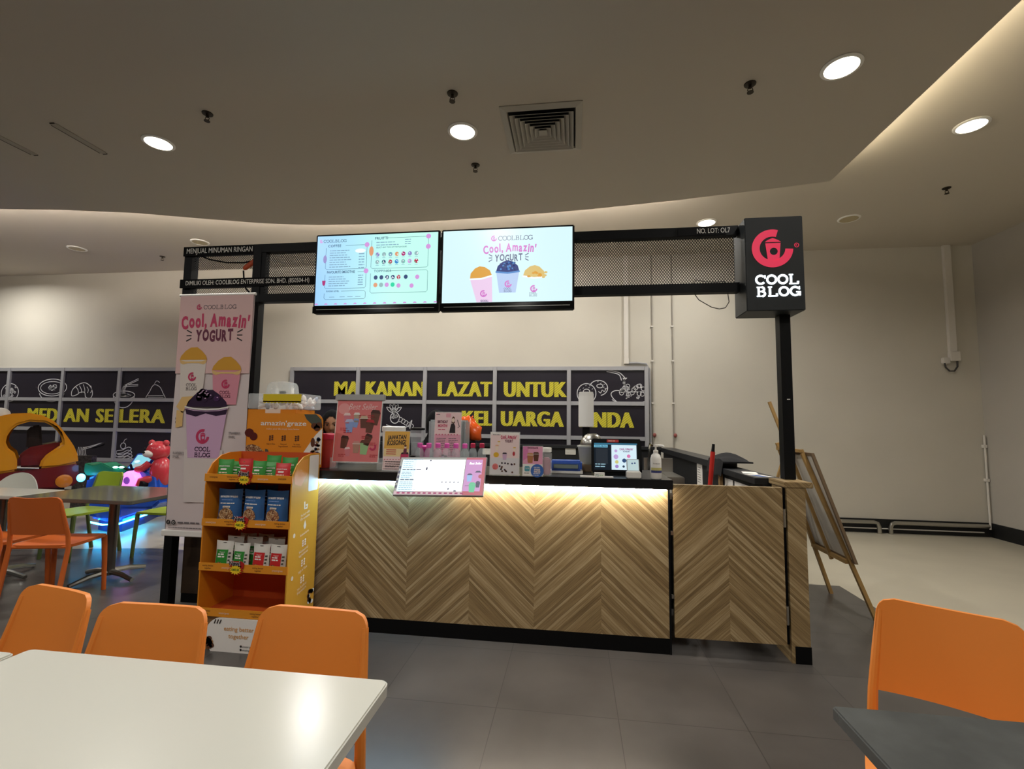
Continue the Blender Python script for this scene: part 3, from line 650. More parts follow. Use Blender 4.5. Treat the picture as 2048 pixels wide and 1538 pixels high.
def bc(cx,top,w,h,body,off,lg): 
    A.poly([(cx-w/2,top),(cx+w/2,top),(cx+w*.40,top-h),(cx-w*.40,top-h)],body,3)
    dome(cx,top,w*1.04,w*.44,m_man,m_manl); A.logo(cx,top-off,.055,m_mag,l=6)
    A.slab('COOL',cx-.075,top-off-.12,.038,lg,6,wt=.14); A.slab('BLOG',cx-.075,top-off-.168,.038,lg,6,wt=.14)
bc(.24,k-.82,.36,.52,M('print_cup_white','ddd2c9',.5),.21,m_pg); bc(.70,k-.95,.38,.42,M('print_cup_rose','d88f9f',.5),.17,m_plum)
kb=k-1.42
A.poly([(.20,kb-.5),(.72,kb-.5),(.66,kb-1.13),(.24,kb-1.13)],M('print_cup_white2','d9cfcb',.5),5)
A.poly([(.255,kb-.6),(.67,kb-.6),(.745,kb),(.185,kb)],m_pur,7)
dome(.465,kb+.02,.56,.21,m_dpur,m_dpur)
A.poly([(.18,kb),(.75,kb),(.73,kb-.07),(.60,kb-.09),(.46,kb-.06),(.33,kb-.1),(.2,kb-.07)],m_dpur,8)
A.stroke([(.17,kb+.02),(.3,kb-.005),(.465,kb-.012),(.63,kb-.005),(.76,kb+.02)],.018,m_pw,9); A.stroke([(.175,kb),(.3,kb-.025),(.465,kb-.032),(.63,kb-.025),(.755,kb)],.010,m_pur,10)
rr=random.Random(8)
for i in range(16):
    x=.465+.26*(rr.random()-.5); z=kb+.10+.11*rr.random(); A.ell(x,z,.04,.034,m_dpur if i%3 else M('print_berry','4a2f55',.3),9); A.ell(x+.01,z+.012,.011,.007,m_pur,10)
A.logo(.44,kb-.34,.09,m_mag,l=9); A.slab('COOL',.345,kb-.52,.055,m_dpur,9,wt=.16); A.slab('BLOG',.345,kb-.59,.055,m_dpur,9,wt=.16)
A.poly([(.05,kb+.02),(.14,kb-.06),(.19,kb+.03),(.27,kb+.15),(.12,kb+.14)],m_manl,4); A.poly([(.06,kb-.24),(.15,kb-.22),(.15,kb-.04),(.06,kb-.02)],m_manl,4)
for (x,z,l1,l2) in ((.05,k-1.56,'MANGO','MANGO'),(.78,k-1.73,'STRAWBERRY','SWIRL'),(.05,k-1.98,'BLUEBERRY','SWIRL')):
    A.text(l1,x,z,.03,m_pg,3,w=.15 if len(l1)>6 else .09,bold=.01); A.text(l2,x,z-.045,.03,m_pg,3,w=.09,bold=.01)
A.ell(.055,.115,.028,.028,m_pd,3); A.text('f',.05,.10,.03,m_pw,4); A.ell(.125,.115,.028,.028,m_pd,3); A.arc(.125,.115,.012,.012,0,360,.005,m_pw,4)
A.lines(.18,.105,.32,1,.03,.018,m_pg,3); A.lines(.06,.05,.5,1,.03,.008,m_pg,3)
A.build('printed_artwork',fab)

# ---- screens
def tv(name,x0,x1,label,art):
    t=thing(name,label,'screen',(x0,3.15,2.2),group='menu screens over the counter'); w=x1-x0
    b=MB(); b.box(0,w,0,.055,0,.59,m_blk); b.build('housing',t,bevel=.006)
    b=MB(); b.box(.0,w,-.004,.0,0,.05,M('glossy_bezel','08090b',.12)); b.box(.03,w-.03,-.006,-.003,.024,.028,m_steel); b.build('bottom_bezel',t,smooth=0)
    b=MB(); b.box(.25*w,.75*w,.055,.11,.2,.45,m_mblk); b.build('wall_bracket',t,smooth=0)
    A=Art((.014,-.0005,.056)); art(A,w-.028,.520,t); A.build('display',t); return t
sE=1.0
c_mint=scrgrad('screen_gradient','9fd0ff','c4fff0',1.05,0,.0,.6); c_ink=scr('scr_ink','3f5f80',.9); c_pk=scr('scr_pink','d79be0',1); c_tx=scr('scr_text','84aac6',.95); c_navy=scr('scr_navy','3d5280',.9); c_mag=scr('scr_mag','b8307a',.9); c_or=scr('scr_orange','e3a079',1); c_gr=scr('scr_green','2fd9a8',1); c_wh=scr('scr_white','f2fbff',1.05); c_gy=scr('scr_grey','9fc4c8',.9); c_lil=scr('scr_lilac','9a92cf',.95); c_bl=scr('scr_blue','3f8fd0',1); c_rd=scr('scr_red','c0304f',.9)
def art1(A,w,h,t):
    A.rect(0,w,0,h,c_mint,1)
    A.logo(.03,h-.038,.013,c_pk,l=2); A.slab('COOLBLOG',.047,h-.05,.023,c_ink,2,wt=.13)
    def frame(x0,x1,y0,y1,skip):
        A.stroke([(x0+skip,y1),(x1-.01,y1),(x1,y1-.01),(x1,y0+.01),(x1-.01,y0),(x0+.01,y0),(x0,y0+.01),(x0,y1-.015)],.0025,c_ink,2)
    frame(.07,.385,.268,.445,.15); frame(.07,.385,.125,.245,.25); frame(.07,.385,.045,.105,.13); frame(.42,.845,.265,.49,.12); frame(.42,.845,.085,.245,.12)
    A.text('COFFEE',.085,.435,.019,c_ink,3,bold=.02,sp=1.15); A.text('FAVOURITE SMOOTHIE',.085,.238,.019,c_ink,3,w=.215,bold=.02); A.text('SUGAR LEVEL',.085,.10,.012,c_ink,3,bold=.015)
    A.text('FRUITTI',.445,.48,.019,c_ink,3,bold=.02,sp=1.1); A.text('TOPPINGS',.445,.237,.018,c_ink,3,bold=.01,sp=1.15); A.text('SELECT ANY TWO OF THE FLAVOURS',.455,.415,.011,c_ink,3,w=.23,bold=.01)
    A.lines(.10,.405,.17,8,.0175,.006,c_tx,3); A.lines(.325,.375,.045,6,.0205,.007,c_tx,3,.1); A.ell(.335,.402,.04,.016,c_wh,2)
    A.lines(.10,.208,.16,5,.0165,.006,c_tx,3); A.lines(.325,.215,.042,5,.017,.007,c_tx,3,.1); A.lines(.455,.455,.18,2,.02,.006,c_tx,3); A.lines(.67,.47,.045,3,.016,.006,c_tx,3,.1)
    for x in (.11,.19,.25,.31): A.rect(x,x+.04,.06,.064,c_tx,3)
    for x,y in ((.385,.445),(.385,.25),(.845,.49),(.845,.415)): A.ell(x,y,.018,.018,c_pk,4)
    A.ell(.065,.345,.014,.03,c_lil,4); A.ell(.42,.395,.017,.036,c_or,4); A.poly([(.05,.185),(.078,.185),(.074,.155),(.064,.145),(.054,.155)],c_mag,4)
    r1=[c_lil,c_gy,c_tx,c_or,c_mag,c_lil,c_gy]; r2=[c_gy,c_ink,c_rd,c_bl,c_gy,c_pk,c_rd]; rr=random.Random(2)
    for row,y in ((r1,.368),(r2,.312)):
        for i,m in enumerate(row):
            x=.468+.0485*i; A.ell(x,y,.015,.016,m,4)
            for _ in range(4): A.ell(x-.01+.02*rr.random(),y-.01+.02*rr.random(),.004,.004,rr.choice([c_wh,c_gr,m,c_wh]),5,8)
            A.rect(x-.012,x+.012,y-.026,y-.023,c_tx,4)
    for i,m in enumerate((c_navy,c_navy,c_navy,c_navy,c_rd,c_navy)):
        x=.46+.043*i+(.01 if i==5 else 0); y=.198
        A.ell(x,y,.0145,.016,m,4)
        for _ in range(5 if i>1 and i<5 else 0): A.ell(x-.01+.02*rr.random(),y-.01+.02*rr.random(),.0035,.0035,c_wh,5,8)
    for x,y,m in ((.46,.143,c_or),(.503,.143,c_gy),(.545,.143,c_pk),(.589,.143,c_gr),(.633,.135,c_pk),(.73,.132,c_pk),(.77,.195,c_pk)): A.ell(x,y,.0155,.0165,m,4)
    for i in range(13): A.ell(.012+i*.0745,.006,.013,.012,c_pk,2,16,0,180)
tv('menu_screen',-1.888,-.945,'lit screen with price list boxes, left of the pair',art1)
c_bg=M('screen_bg_white','000000',.25,em=1.0,ecol='dcfbff')
c_hot=scr('scr_hotpink','d67fce',1); c_slate=scr('scr_slate','6a6f90',.9); c_cupb=scr('scr_cup_blue','bcd2f5',1); c_cupp=scr('scr_cup_pink','f0d2f0',1); c_mango=scr('scr_mango','e0a548',1); c_mangl=scr('scr_mango_light','dfc37a',1); c_ber=scr('scr_berry','2c3d80',.9); c_blue2=scr('scr_lidblue','5a8fd0',1)
def art2(A,w,h,t):
    A.rect(0,w,0,h,c_bg,1)
    cxm=w*.5
    A.logo(.365,h-.065,.021,c_hot,l=2); A.slab('COOLBLOG',.395,h-.083,.034,c_slate,2,wt=.12,adv=.93)
    A.wavy("Cool, Amazin'",.475,h-.175,.058,c_hot,2,.37,.08,.035,.25); A.wavy('YOGURT',.47,h-.228,.048,c_slate,2,.2,.12,.03,-.05)
    for s in (-1,1):
        for j in (-1,0,1): A.stroke([(.47+s*.115,h-.205+j*.012),(.47+s*.14,h-.205+j*.026)],.006,c_slate,2)
    def cup(cx,cy,cw,ch,body,top,rot,tp):
        c,s=math.cos(rot),math.sin(rot); T=lambda a,b:(cx+a*c-b*s,max(.001,cy+a*s+b*c))
        if body: A.poly([T(-.36*cw,0),T(.36*cw,0),T(.5*cw,ch),T(-.5*cw,ch)],body,3)
        A.poly([T(-.52*cw,ch),T(.52*cw,ch),T(.44*cw,ch+.045),T(.22*cw,ch+.075),T(0,ch+.085),T(-.22*cw,ch+.075),T(-.44*cw,ch+.045)],top,4)
        A.stroke([T(-.53*cw,ch+.004),T(0,ch-.006),T(.53*cw,ch+.004)],.012,c_wh if not tp else tp,5)
        lx,ly=T(.03*cw,ch*.42); A.logo(lx,ly,.025,c_hot,l=6)
        for i,wd in enumerate(('COOL','BLOG')):
            lx,ly=T(-.16*cw,ch*.14-.017*i); A.slab(wd,lx,ly,.014,c_slate,6,wt=.14)
    cup(.305,-.02,.155,.195,c_cupp,c_mango,.14,None); cup(.465,.065,.16,.145,c_cupb,c_ber,0,c_blue2); cup(.64,.03,.15,.14,None,c_mangl,-.06,None)
    rr=random.Random(6)
    for i in range(40): A.ell(.465+.1*(rr.random()-.5),.225+.055*rr.random(),.007,.007,rr.choice([c_ber,c_navy,c_blue2]),6,10)
    for i in range(14): A.ell(.655+.13*(rr.random()-.4),.165+.05*rr.random(),.012,.008,rr.choice([c_mangl,c_mango]),6,8)
tv('menu_screen',-.934,.004,'lit screen with three yogurt cups, right of the pair',art2)

# ---- sign box
sx0,sx1,sy0,sy1,sz0,sz1=1.125,1.485,3.195,3.42,2.175,2.805
t=thing('sign_box','black square-edged sign box with glowing pink cup logo','sign',(sx0,sy0,sz0))
w=sx1-sx0; hh=sz1-sz0
m_sbox=M('sign_black','1b2023',.5)
b=MB(); b.box(0,w,0,sy1-sy0,0,hh,m_sbox); b.build('box',t,bevel=.004)
m_slog=M('lit_pink_acrylic','d0284a',.4,em=.55,ecol='e83358'); m_sletter=M('lit_white_acrylic','ffffff',.4,em=3.0,ecol='e6f6ff')
A=Art((0,-.001,0)); A.logo(.168,.415,.128,m_slog,l=3); A.arc(.317,.432,.013,.013,0,360,.004,m_slog,3); A.text('R',.312,.426,.013,m_slog,3); A.build('logo',t)
A=Art((0,-.001,0)); A.slab('COOL',.055,.172,.068,m_sletter,3,wt=.2,adv=1.0,wx=1.0); A.slab('BLOG',.06,.092,.068,m_sletter,3,wt=.2,adv=1.0,wx=1.0); A.build('lettering',t)
# ================================================================ ORANGE DISPLAY STAND AND ITS GOODS
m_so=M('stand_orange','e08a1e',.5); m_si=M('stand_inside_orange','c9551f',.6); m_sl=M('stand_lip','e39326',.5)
L0,R0=-2.33,-1.735; YF=2.76; YB=3.075
t=thing('display_stand','orange cardboard display stand stocked with snack pouches','display stand',(L0,YF,0)); w=R0-L0; dp=YB-YF
sidep=[(0,.0),(dp,.0),(dp,1.20),(.20,1.20),(.12,1.185),(.05,1.14),(.012,1.085),(0,1.0)]
b=MB(); b.prism(sidep,0,.008,m_so,'x'); b.build('side_panel',t,smooth=0)
b=MB(); b.prism(sidep,w-.008,w,M('stand_side_yellow','d59a30',.5),'x'); sp=b.build('side_panel',t,smooth=0)
a=Art((w+.0006,0,0),(0,1,0),(0,0,1))
a.poly([(.0,.36),(dp,.36),(dp,.62),(0,.98)],M('stand_deep_orange','d57a18',.5),0) if 0 else None
m_pale=M('print_pale_peach','efdcc8',.5)
a.rrect(.185,.30,.955,1.19,.012,m_pw,1)
for k_,(zz,txt) in enumerate(((.86,('Packed with','Protein')),(.735,('Antioxidants',)),(.63,('Natural','Ingredients')),(.505,('High in Fibre',)),(.40,('No Artificial','Flavours')))):
    for i,tt in enumerate(txt): a.text(tt,.165,zz-.05-.024*i,.017,m_pale,2,w=.10,al='c',rot=.2)
    c=(.165,zz)
    if k_==0: a.stroke([(.15,zz+.035),(.152,zz-.01),(.18,zz-.01),(.185,zz+.012),(.165,zz+.008)],.014,m_pale,2)
    elif k_==1: a.poly([(.165,zz+.04),(.18,zz+.005),(.172,zz-.015),(.158,zz-.015),(.15,zz+.005)],m_pale,2)
    else:
        for j in (-1,0,1): a.ell(.152,zz+.015*j,.009,.007,m_pale,2,10); a.ell(.178,zz+.015*j+.004,.009,.007,m_pale,2,10)
for zz in (.70,.44): a.ell(.05,zz,.012,.014,m_pale,2,14)
a.poly([(.02,1.09),(.05,1.135),(.10,1.165),(.17,1.17),(.175,1.08),(.1,1.0),(.03,1.02)],M('print_fold_orange','e8a04a',.5),1)
rr=random.Random(4)
for i in range(14): a.ell(.24+.06*rr.random(),.22+.08*rr.random(),.016,.014,rr.choice([m_brown,m_pw,m_brown]),2,10)
a.build('printed_artwork',sp)
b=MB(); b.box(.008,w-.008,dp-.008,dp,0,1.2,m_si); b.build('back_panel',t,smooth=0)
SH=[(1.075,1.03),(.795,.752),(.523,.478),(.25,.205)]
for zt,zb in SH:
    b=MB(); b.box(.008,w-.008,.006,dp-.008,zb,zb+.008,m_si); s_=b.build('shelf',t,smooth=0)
    b=MB(); b.box(-.004,w+.002,-.002,.006,zb-.002,zt,m_sl); lp=b.build('lip',s_,smooth=0)
    a=Art((0,-.0022,zb))
    for i,x in enumerate((.06,.19,.40,.53)):
        if zt==1.075 and i in (0,3): a.text("amazin'graze",x,.022,.011,m_brown,2,w=.055,al='c'); 
        elif (i%2)^(zt<.6): a.text('eating better',x,.026,.010,m_brown,2,w=.075,al='c'); a.text('together',x,.010,.010,m_brown,2,w=.045,al='c')
        else: a.text("amazin'graze",x,.016,.012,m_pale,2,w=.07,al='c')
    a.build('printed_text',lp)
# curved white base board
b=MB(); b.box(.02,w-.008,.01,.02,0,.205,M('stand_base_brown','7a5a38',.6)); b.build('base_board',t,smooth=0)
x0,x1=.075,w-.012; pts=[]
for q in range(0,9): an=pi/2+pi*.5*q/8; pts.append((x0+.10+.10*math.cos(an),.10+.10*math.sin(an)))
pts=[(x1,.0),(x1,.13),(x1-.03,.18),(x1-.1,.2)]+pts+[(x0+.01,.05),(x0+.04,.0)]
b=MB(); b.prism(pts,-.006,.004,m_pw,'y'); bb=b.build('white_panel',t,smooth=0)
a=Art((0,-.0065,0)); a.text('eating better',.3,.128,.026,M('print_tan','d09a5a',.5),2,w=.20,al='c',bold=.01); a.text('together',.3,.085,.026,MATS['print_tan'],2,w=.135,al='c',bold=.01)
a.text("amazin'graze",.33,.035,.012,m_pd,2,w=.08); a.text('amazingraze.com',.33,.015,.012,m_pd,2,w=.10); a.ell(.32,.041,.007,.007,m_pd,2,10); a.ell(.32,.021,.007,.007,m_pd,2,10)
for j in (-1,0,1): a.stroke([(.15+.018*j,.165),(.16+.018*j,.19)],.007,m_pd,2); a.stroke([(.45+.018*j,.06),(.46+.018*j,.085)],.007,m_pd,2)
for i in range(9): a.ell(.085+.06*rr.random(),.02+.055*rr.random(),.018,.015,rr.choice([m_brown,m_brown,M('print_nut','b98a5a',.5)]),3,10)
a.build('printed_artwork',bb)
# header board
hx0,hx1,hz0,hz1,hy=-2.300,-1.730,1.10,1.47,3.035
t2=thing('header_board','orange header card with white lettering rising behind the stand','header card',(hx0,hy+.045,hz0)); hw=hx1-hx0; hhh=hz1-hz0
pts=[(0,0),(hw,0),(hw,hhh-.06)]+[(hw-.06+.06*math.cos(pi/2*i/6),hhh-.06+.06*math.sin(pi/2*i/6)) for i in range(1,7)]+[(.05+.05*math.cos(pi/2+pi/2*i/6),hhh-.05+.05*math.sin(pi/2+pi/2*i/6)) for i in range(0,7)]
b=MB(); b.prism(pts,0,.008,m_so,'y'); hb=b.build('card',t2,smooth=0)
a=Art((0,-.0005,0))
a.poly([(hw,.02),(hw,hhh-.1),(hw-.05,.22),(hw-.16,.06),(hw-.2,.02)],m_pw,1)
a.text("amazin'graze",.105,hhh-.085,.033,m_pw,2,w=.345,bold=.012); a.text('makes your life simply taste better',.15,hhh-.115,.011,m_pale,2,w=.25)
for i,(x,l1,l2) in enumerate(((.19,'High in Fibre',''),(.285,'Natural','Ingredients'),(.385,'No Added','Artificial Flavour'))):
    z=hhh-.175
    for j in (-1,0,1): a.ell(x-.009,z+.013*j,.008,.006,m_brown,2,10); a.ell(x+.009,z+.013*j+.003,.008,.006,m_brown,2,10)
    a.text(l1,x,z-.045,.010,m_brown,2,w=.065 if not l2 else .045,al='c'); 
    if l2: a.text(l2,x,z-.06,.010,m_brown,2,w=.07,al='c')
m_nut=granola('print_granola','7a4526'); m_date=M('print_date','5a1f1c',.4); m_leaf=M('print_dark_leaf','4b5148',.5)
a.ell(.02,hhh-.14,.035,.03,m_date,2); a.ell(.055,hhh-.165,.03,.028,m_date,3)
a.poly([(0,.03),(.13,.03),(.155,.06),(.14,.1),(.1,.135),(.05,.15),(.0,.14)],m_nut,2); a.poly([(.14,.03),(.2,.03),(.185,.08),(.17,.115),(.15,.12)],m_leaf,2)
a.poly([(hw-.14,hhh-.005),(hw-.05,hhh-.004),(hw-.01,hhh-.04),(hw,hhh-.1),(hw-.06,hhh-.09),(hw-.12,hhh-.04)],m_leaf,2)
for x,z in ((hw-.06,hhh-.085),(hw-.025,hhh-.08),(hw-.04,hhh-.1)): a.ell(x,z,.024,.02,m_brown,3)
a.ell(hw-.065,hhh-.2,.016,.032,m_brown,3)
for i in range(16): 
    v=rr.random(); a.ell(hw-.02-.10*v*rr.random(),hhh-.17-.17*v,.018*(.5+rr.random()*.5),.016*(.5+.5*rr.random()),rr.choice([m_nut,m_date,m_nut,M('print_berry2','2f3450',.5)]),4,10)
a.build('printed_artwork',hb)
# price tags
def star(cx,cy,r,n=13): return [(cx+(r if i%2 else r*.68)*math.cos(pi*i/n),cy+.72*(r if i%2 else r*.68)*math.sin(pi*i/n)) for i in range(2*n)]
m_tr=M('tag_red','b3221c',.5); m_ty=M('tag_yellow','f2cf2a',.5)
def pricetag(zt,px,label):
    x=P(px,960,YF).x; t=thing('price_tag',label,'price tag',(x,YF-.0045,zt),group='red and yellow NEW price tags')
    b=MB(); b.prism(star(0,-.022,.052),-.003,0,m_tr,'y'); b.prism([(-.045,0),(-.04,.025),(.03,.03),(.055,.015),(.05,-.01)],-.003,0,m_tr,'y'); c=b.build('card',t,smooth=0)
    a=Art((0,-.0035,0)); a.poly(star(-.002,-.024,.043),m_ty,1); a.text('New!',-.045,.004,.026,m_pw,2,w=.075,bold=.07); a.text('New!',-.045,.004,.026,m_pd,3,w=.075,bold=.03); a.text('RM5.50',-.002,-.03,.014,M('tag_green','4a7a20',.5),2,w=.05,al='c',bold=.03); a.build('printed_text',c)
pricetag(1.068,490,'NEW price tag on the top shelf lip'); pricetag(.788,487,'NEW price tag on the lip under the blue pouches'); pricetag(.516,484,'NEW price tag on the lip under the white pouches')
# snack pouches
def pouch(name,label,cat,loc,rz,w,h,d,front,art,side,group,rx=0,slump=0):
    o=thing(name,label,cat,loc,rz,group)
    n,mm=12,14
    def F(u,v,sgn):
        e=max(0,1-abs(2*u-1)**2.6)**.6; th=d*.5*(1-v**1.7*.97)*(.35+.65*e if v<.1 else e)
        ww=w*(1-.05*math.sin(pi*v)); lean=slump*v*v
        return Vector(((u-.5)*ww,sgn*th+lean+rx*v*h,v*h*(1-.03*math.sin(pi*u)*(v>.8))))
    b=MB(); vs=[];fs=[]
    for sgn in (-1,1):
        base=len(vs)
        for i in range(mm+1):
            for j in range(n+1): vs.append(F(j/n,i/mm,sgn))
        for i in range(mm):
            for j in range(n): fs.append((base+i*(n+1)+j,base+i*(n+1)+j+1,base+(i+1)*(n+1)+j+1,base+(i+1)*(n+1)+j))
    b.add(vs,fs,front)
    bot=[F(j/n,0,-1) for j in range(n+1)]+[F(j/n,0,1) for j in range(n,-1,-1)]; b.add(bot,[tuple(range(len(bot)))],front)
    body=b.build('bag',o,smooth=60)
    def fm(a,c,l): 
        q=F(min(max(a,0),1),min(max(c,0),1),-1); q.y-=.0012+.0007*l; return q
    A=Art(fmap=fm); art(A); A.build('label_print',o)
    return o
m_bp=M('pouch_blue','2f5f96',.4); m_bp2=M('pouch_navy','1f3c6a',.4); m_gp=M('pouch_green','2f8a34',.4); m_rp=M('pouch_red','c22a2c',.4); m_wp=M('pouch_white','d9d8d0',.4)
def grid_poly(A,x0,x1,y0,y1,m,l,n=6,k=6):
    for i in range(n):
        for j in range(k): A.rect(x0+(x1-x0)*i/n,x0+(x1-x0)*(i+1)/n,y0+(y1-y0)*j/k,y0+(y1-y0)*(j+1)/k,m,l)
def granwin(A,cx,cy,rx,ry,m):
    for i in range(10):
        t0,t1=2*pi*i/10,2*pi*(i+1)/10
        for r0,r1 in ((0,.5),(.5,1)):
            p=[(cx+rx*r*math.cos(t),cy+ry*r*math.sin(t)) for r,t in ((r0,t0),(r1,t0),(r1,t1),(r0,t1))]
            A.poly(p if r0 else p[1:3]+[p[0]],m,2)
m_gran1=granola('granola_window','8a5a30'); m_gran2=granola('granola_window_red','96502c')
def artblue(gm):
    def f(A):
        granwin(A,.45,.22,.33,.23,gm)
        A.text("amazin'graze",.12,.74,.075,m_pw,3,w=.74,bold=.02); A.lines(.2,.66,.5,1,.03,.018,m_sky,3,.1); A.lines(.16,.56,.68,1,.03,.03,m_pw,3,.1); A.rect(.3,.62,.45,.50,m_pale,3); A.text('Granola',.34,.462,.03,m_pd,4,w=.24)
    return f
zs=.76
for px,l,gm,rz in ((462,'blue granola pouch at left on the middle shelf',m_gran1,.12),(510,'blue granola pouch in middle of the middle shelf',m_gran2,-.1),(556,'blue granola pouch at right of the middle shelf',m_gran2,-.05)):
    x=P(px,1010,YF+.09).x; pouch('granola_pouch',l,'pouch',(x,YF+.085,zs),rz,.158,.215,.085,m_bp,artblue(gm),m_bp2,'blue granola pouches')
for px,l in ((487,'dark blue pouch behind left and middle granola pouches'),(532,'dark blue pouch behind middle and right granola pouches')):
    x=P(px,1010,YF+.19).x; pouch('granola_pouch',l,'pouch',(x,YF+.20,zs),0,.15,.23,.07,m_bp2,artblue(m_gran1),m_bp2,'blue granola pouches')
def artsm(m2):
    def f(A):
        A.text("amazin'graze",.14,.62,.07,m_pw,3,w=.7,bold=.02); A.rect(.3,.68,.45,.53,m_pw,3); A.lines(.2,.3,.6,2,.1,.05,m_pale,3); A.ell(.5,.15,.2,.08,m_gran1,3)
    return f
zs=1.04
for px,y,m,l,rz,h,rx in ((450,.06,m_gp,'green snack pouch at far left of the top shelf',.1,.125,.1),(474,.10,m_gp,'dark green pouch behind far left pouch on top shelf',-.25,.11,.1),(490,.10,m_rp,'red snack pouch at left on the top shelf',0,.13,.05),(517,.06,m_gp,'green snack pouch in the middle of the top shelf',-.1,.12,.1),(545,.16,m_gp,'green pouch lying back at middle rear of top shelf',0,.15,.1),(565,.055,m_rp,'red snack pouch at right on the top shelf',0,.11,.1),(540,.10,m_gp,'green pouch between middle pouch and right red pouch',.1,.11,.15),(578,.14,m_gp,'green pouch behind the right red pouch',.1,.14,.1)):
    x=P(px,940,YF+y).x; 
    pouch('snack_pouch',l,'pouch',(x,YF+y,zs),rz,.105,h,.05,m,artsm(m),m,'green and red snack pouches on the top shelf',rx=rx)
def artwhite(mc):
    def f(A):
        grid_poly(A,.1,.78,.02,.66,mc,2,5,6); A.rect(.4,.6,.93,.95,m_pd,2); A.text('Popped',.3,.55,.05,m_pw,4,w=.3); A.lines(.22,.47,.45,2,.09,.05,m_pw,4); A.ell(.35,.15,.16,.07,m_gran1,4,14); A.lines(.82,.5,.14,4,.13,.06,m_leaf,3)
    return f
zs=.486
for px,m,l,h,rz in ((448,m_gp,'white pouch with green label, leftmost at the front',.165,.08),(482,m_gp,'white pouch with green label behind the lowest price tag',.155,-.05),(522,m_rp,'white pouch with red label, left of the red pair',.155,0),(556,m_rp,'white pouch with red label at far right',.155,-.02)):
    x=P(px,1110,YF+.055).x; pouch('nut_pouch',l,'pouch',(x,YF+.055,zs),rz,.115,h,.045,m_wp,artwhite(m),m_wp,'white nut pouches on the lower shelf',rx=.06)
for i,(px,y,l) in enumerate(((470,.13,'white pouch in second row behind the leftmost pouch'),(508,.13,'white pouch in second row behind the green labels'),(552,.14,'white pouch in second row behind the red labels'),(530,.2,'white pouch in rear row behind the red labels'),(495,.2,'white pouch in rear row behind the green labels'))):
    x=P(px,1090,YF+y).x; pouch('nut_pouch',l,'pouch',(x,YF+y,zs),.05*(-1)**i,.115,.18,.045,m_wp,artwhite(m_gp if i<2 else m_rp),m_wp,'white nut pouches on the lower shelf',rx=.05)
# boxes behind the header
CT=1.081
x0,x1=-2.39,-2.02
t=thing('orange_carton','orange carton on the counter behind the header card','carton',((x0+x1)/2,3.35,CT)); hw=(x1-x0)/2
b=MB(); b.box(-hw-.02,hw-.005,-.13,.13,0,.42,m_so); b.build('box',t,bevel=.003); b=MB(); b.box(-.06,.06,-.1312,-.13,.36,.42,m_pale); b.build('tape',t,smooth=0)
t=thing('clear_bin','clear plastic bin of wrapped items with yellow zigzag label','bin',((x0+x1)/2+.015,3.35,CT+.4225))
m_ybin=M('label_yellow','d9c324',.5)
b=MB(); b.box(-hw-.03,hw+.025,-.14,.14,0.001,.115,m_clear); b.build('shell',t,bevel=.006)
b=MB(); b.box(-.09,hw+.027,-.1425,-.1405,.05,.11,m_ybin); b.prism([(-.09+i*.014,.05-(.008 if i%2 else 0)) for i in range(22)]+[(hw+.027,.06),(-.09,.06)],-.1425,-.1405,m_ybin,'y'); b.build('yellow_label',t,smooth=0)
b=MB(); rr=random.Random(11)
for i in range(46): b.ell((-hw+2*hw*rr.random(),-.1+.2*rr.random(),.022+.065*rr.random()),(.03,.02,.015),m_pw if i%3 else M('wrap_blue','aebbd0',.3),8,6,Matrix.Rotation(rr.random()*3,3,'Y'))
o=b.build('wrapped_sachets',t); o['kind']='stuff'
t=thing('clear_tub','upturned clear plastic tub on top of the clear bin','tub',(P(566,780,3.35).x,3.35,CT+.540))
b=MB(); b.lathe([(.115,0),(.115,.012),(.108,.06),(.095,.085),(.06,.095)],(0,0,0),M('clear_tub','dfe3e2',.08,alpha=.32),28); b.build('shell',t,smooth=40)
b=MB(); b.lathe([(.02,.0),(.025,.02),(.0,.028)],(0,0,.0),m_blk,12); b.box(-.08,-.05,-.02,.02,0,.045,m_white); b.box(.05,.08,-.02,.02,0,.05,m_white); b.build('contents',t)

# ================================================================ ON THE COUNTER
def acrylic(name,label,BL,BR,TL,y,tilt,art,group='acrylic menu stands',backleg=True,frame=None,cat='menu stand',z0=CT):
    """upright acrylic holder with a printed sheet; corners measured in the photo"""
    pl,pr,pt=P(*BL,y),P(*BR,y),P(*TL,y)
    w=pr.x-pl.x; h=pt.z-z0; x=pl.x
    t=thing(name,label,cat,(x,y,z0),0,group)
    sh=Matrix.Rotation(-tilt,4,'X')
    sk=(pt.x-pl.x)
    b=MB(); b.box(0,w,0,.004,0,h/math.cos(tilt),m_acr,sh); 
    if backleg: b.box(0,w,.004,.10,0,.003,m_acr)
    b.build('holder',t,smooth=0)
    f=lambda a,c,l:sh@Vector((a,-.001-.0006*l,c*1/math.cos(tilt)))
    b=MB(); b.box(.004,w-.004,-.0012,.0,.006,h/math.cos(tilt)-.005,m_pw,sh); sheet=b.build('sheet',t,smooth=0)
    A=Art(fmap=f); art(A,w,h); A.build('printed_artwork',sheet)
    if frame:
        b=MB(); b.box(-.012,w+.012,-.012,.014,h/math.cos(tilt)-.02,h/math.cos(tilt)+.025,m_grey,sh); b.build('top_clip',t,bevel=.003)
        b=MB(); 
        for xx in (0,w): b.box(xx-.01,xx+.01,-.006,.07,-.045 if z0>CT+.02 else 0,.035,m_acr)
        b.build('foot',t,smooth=0)
    return t
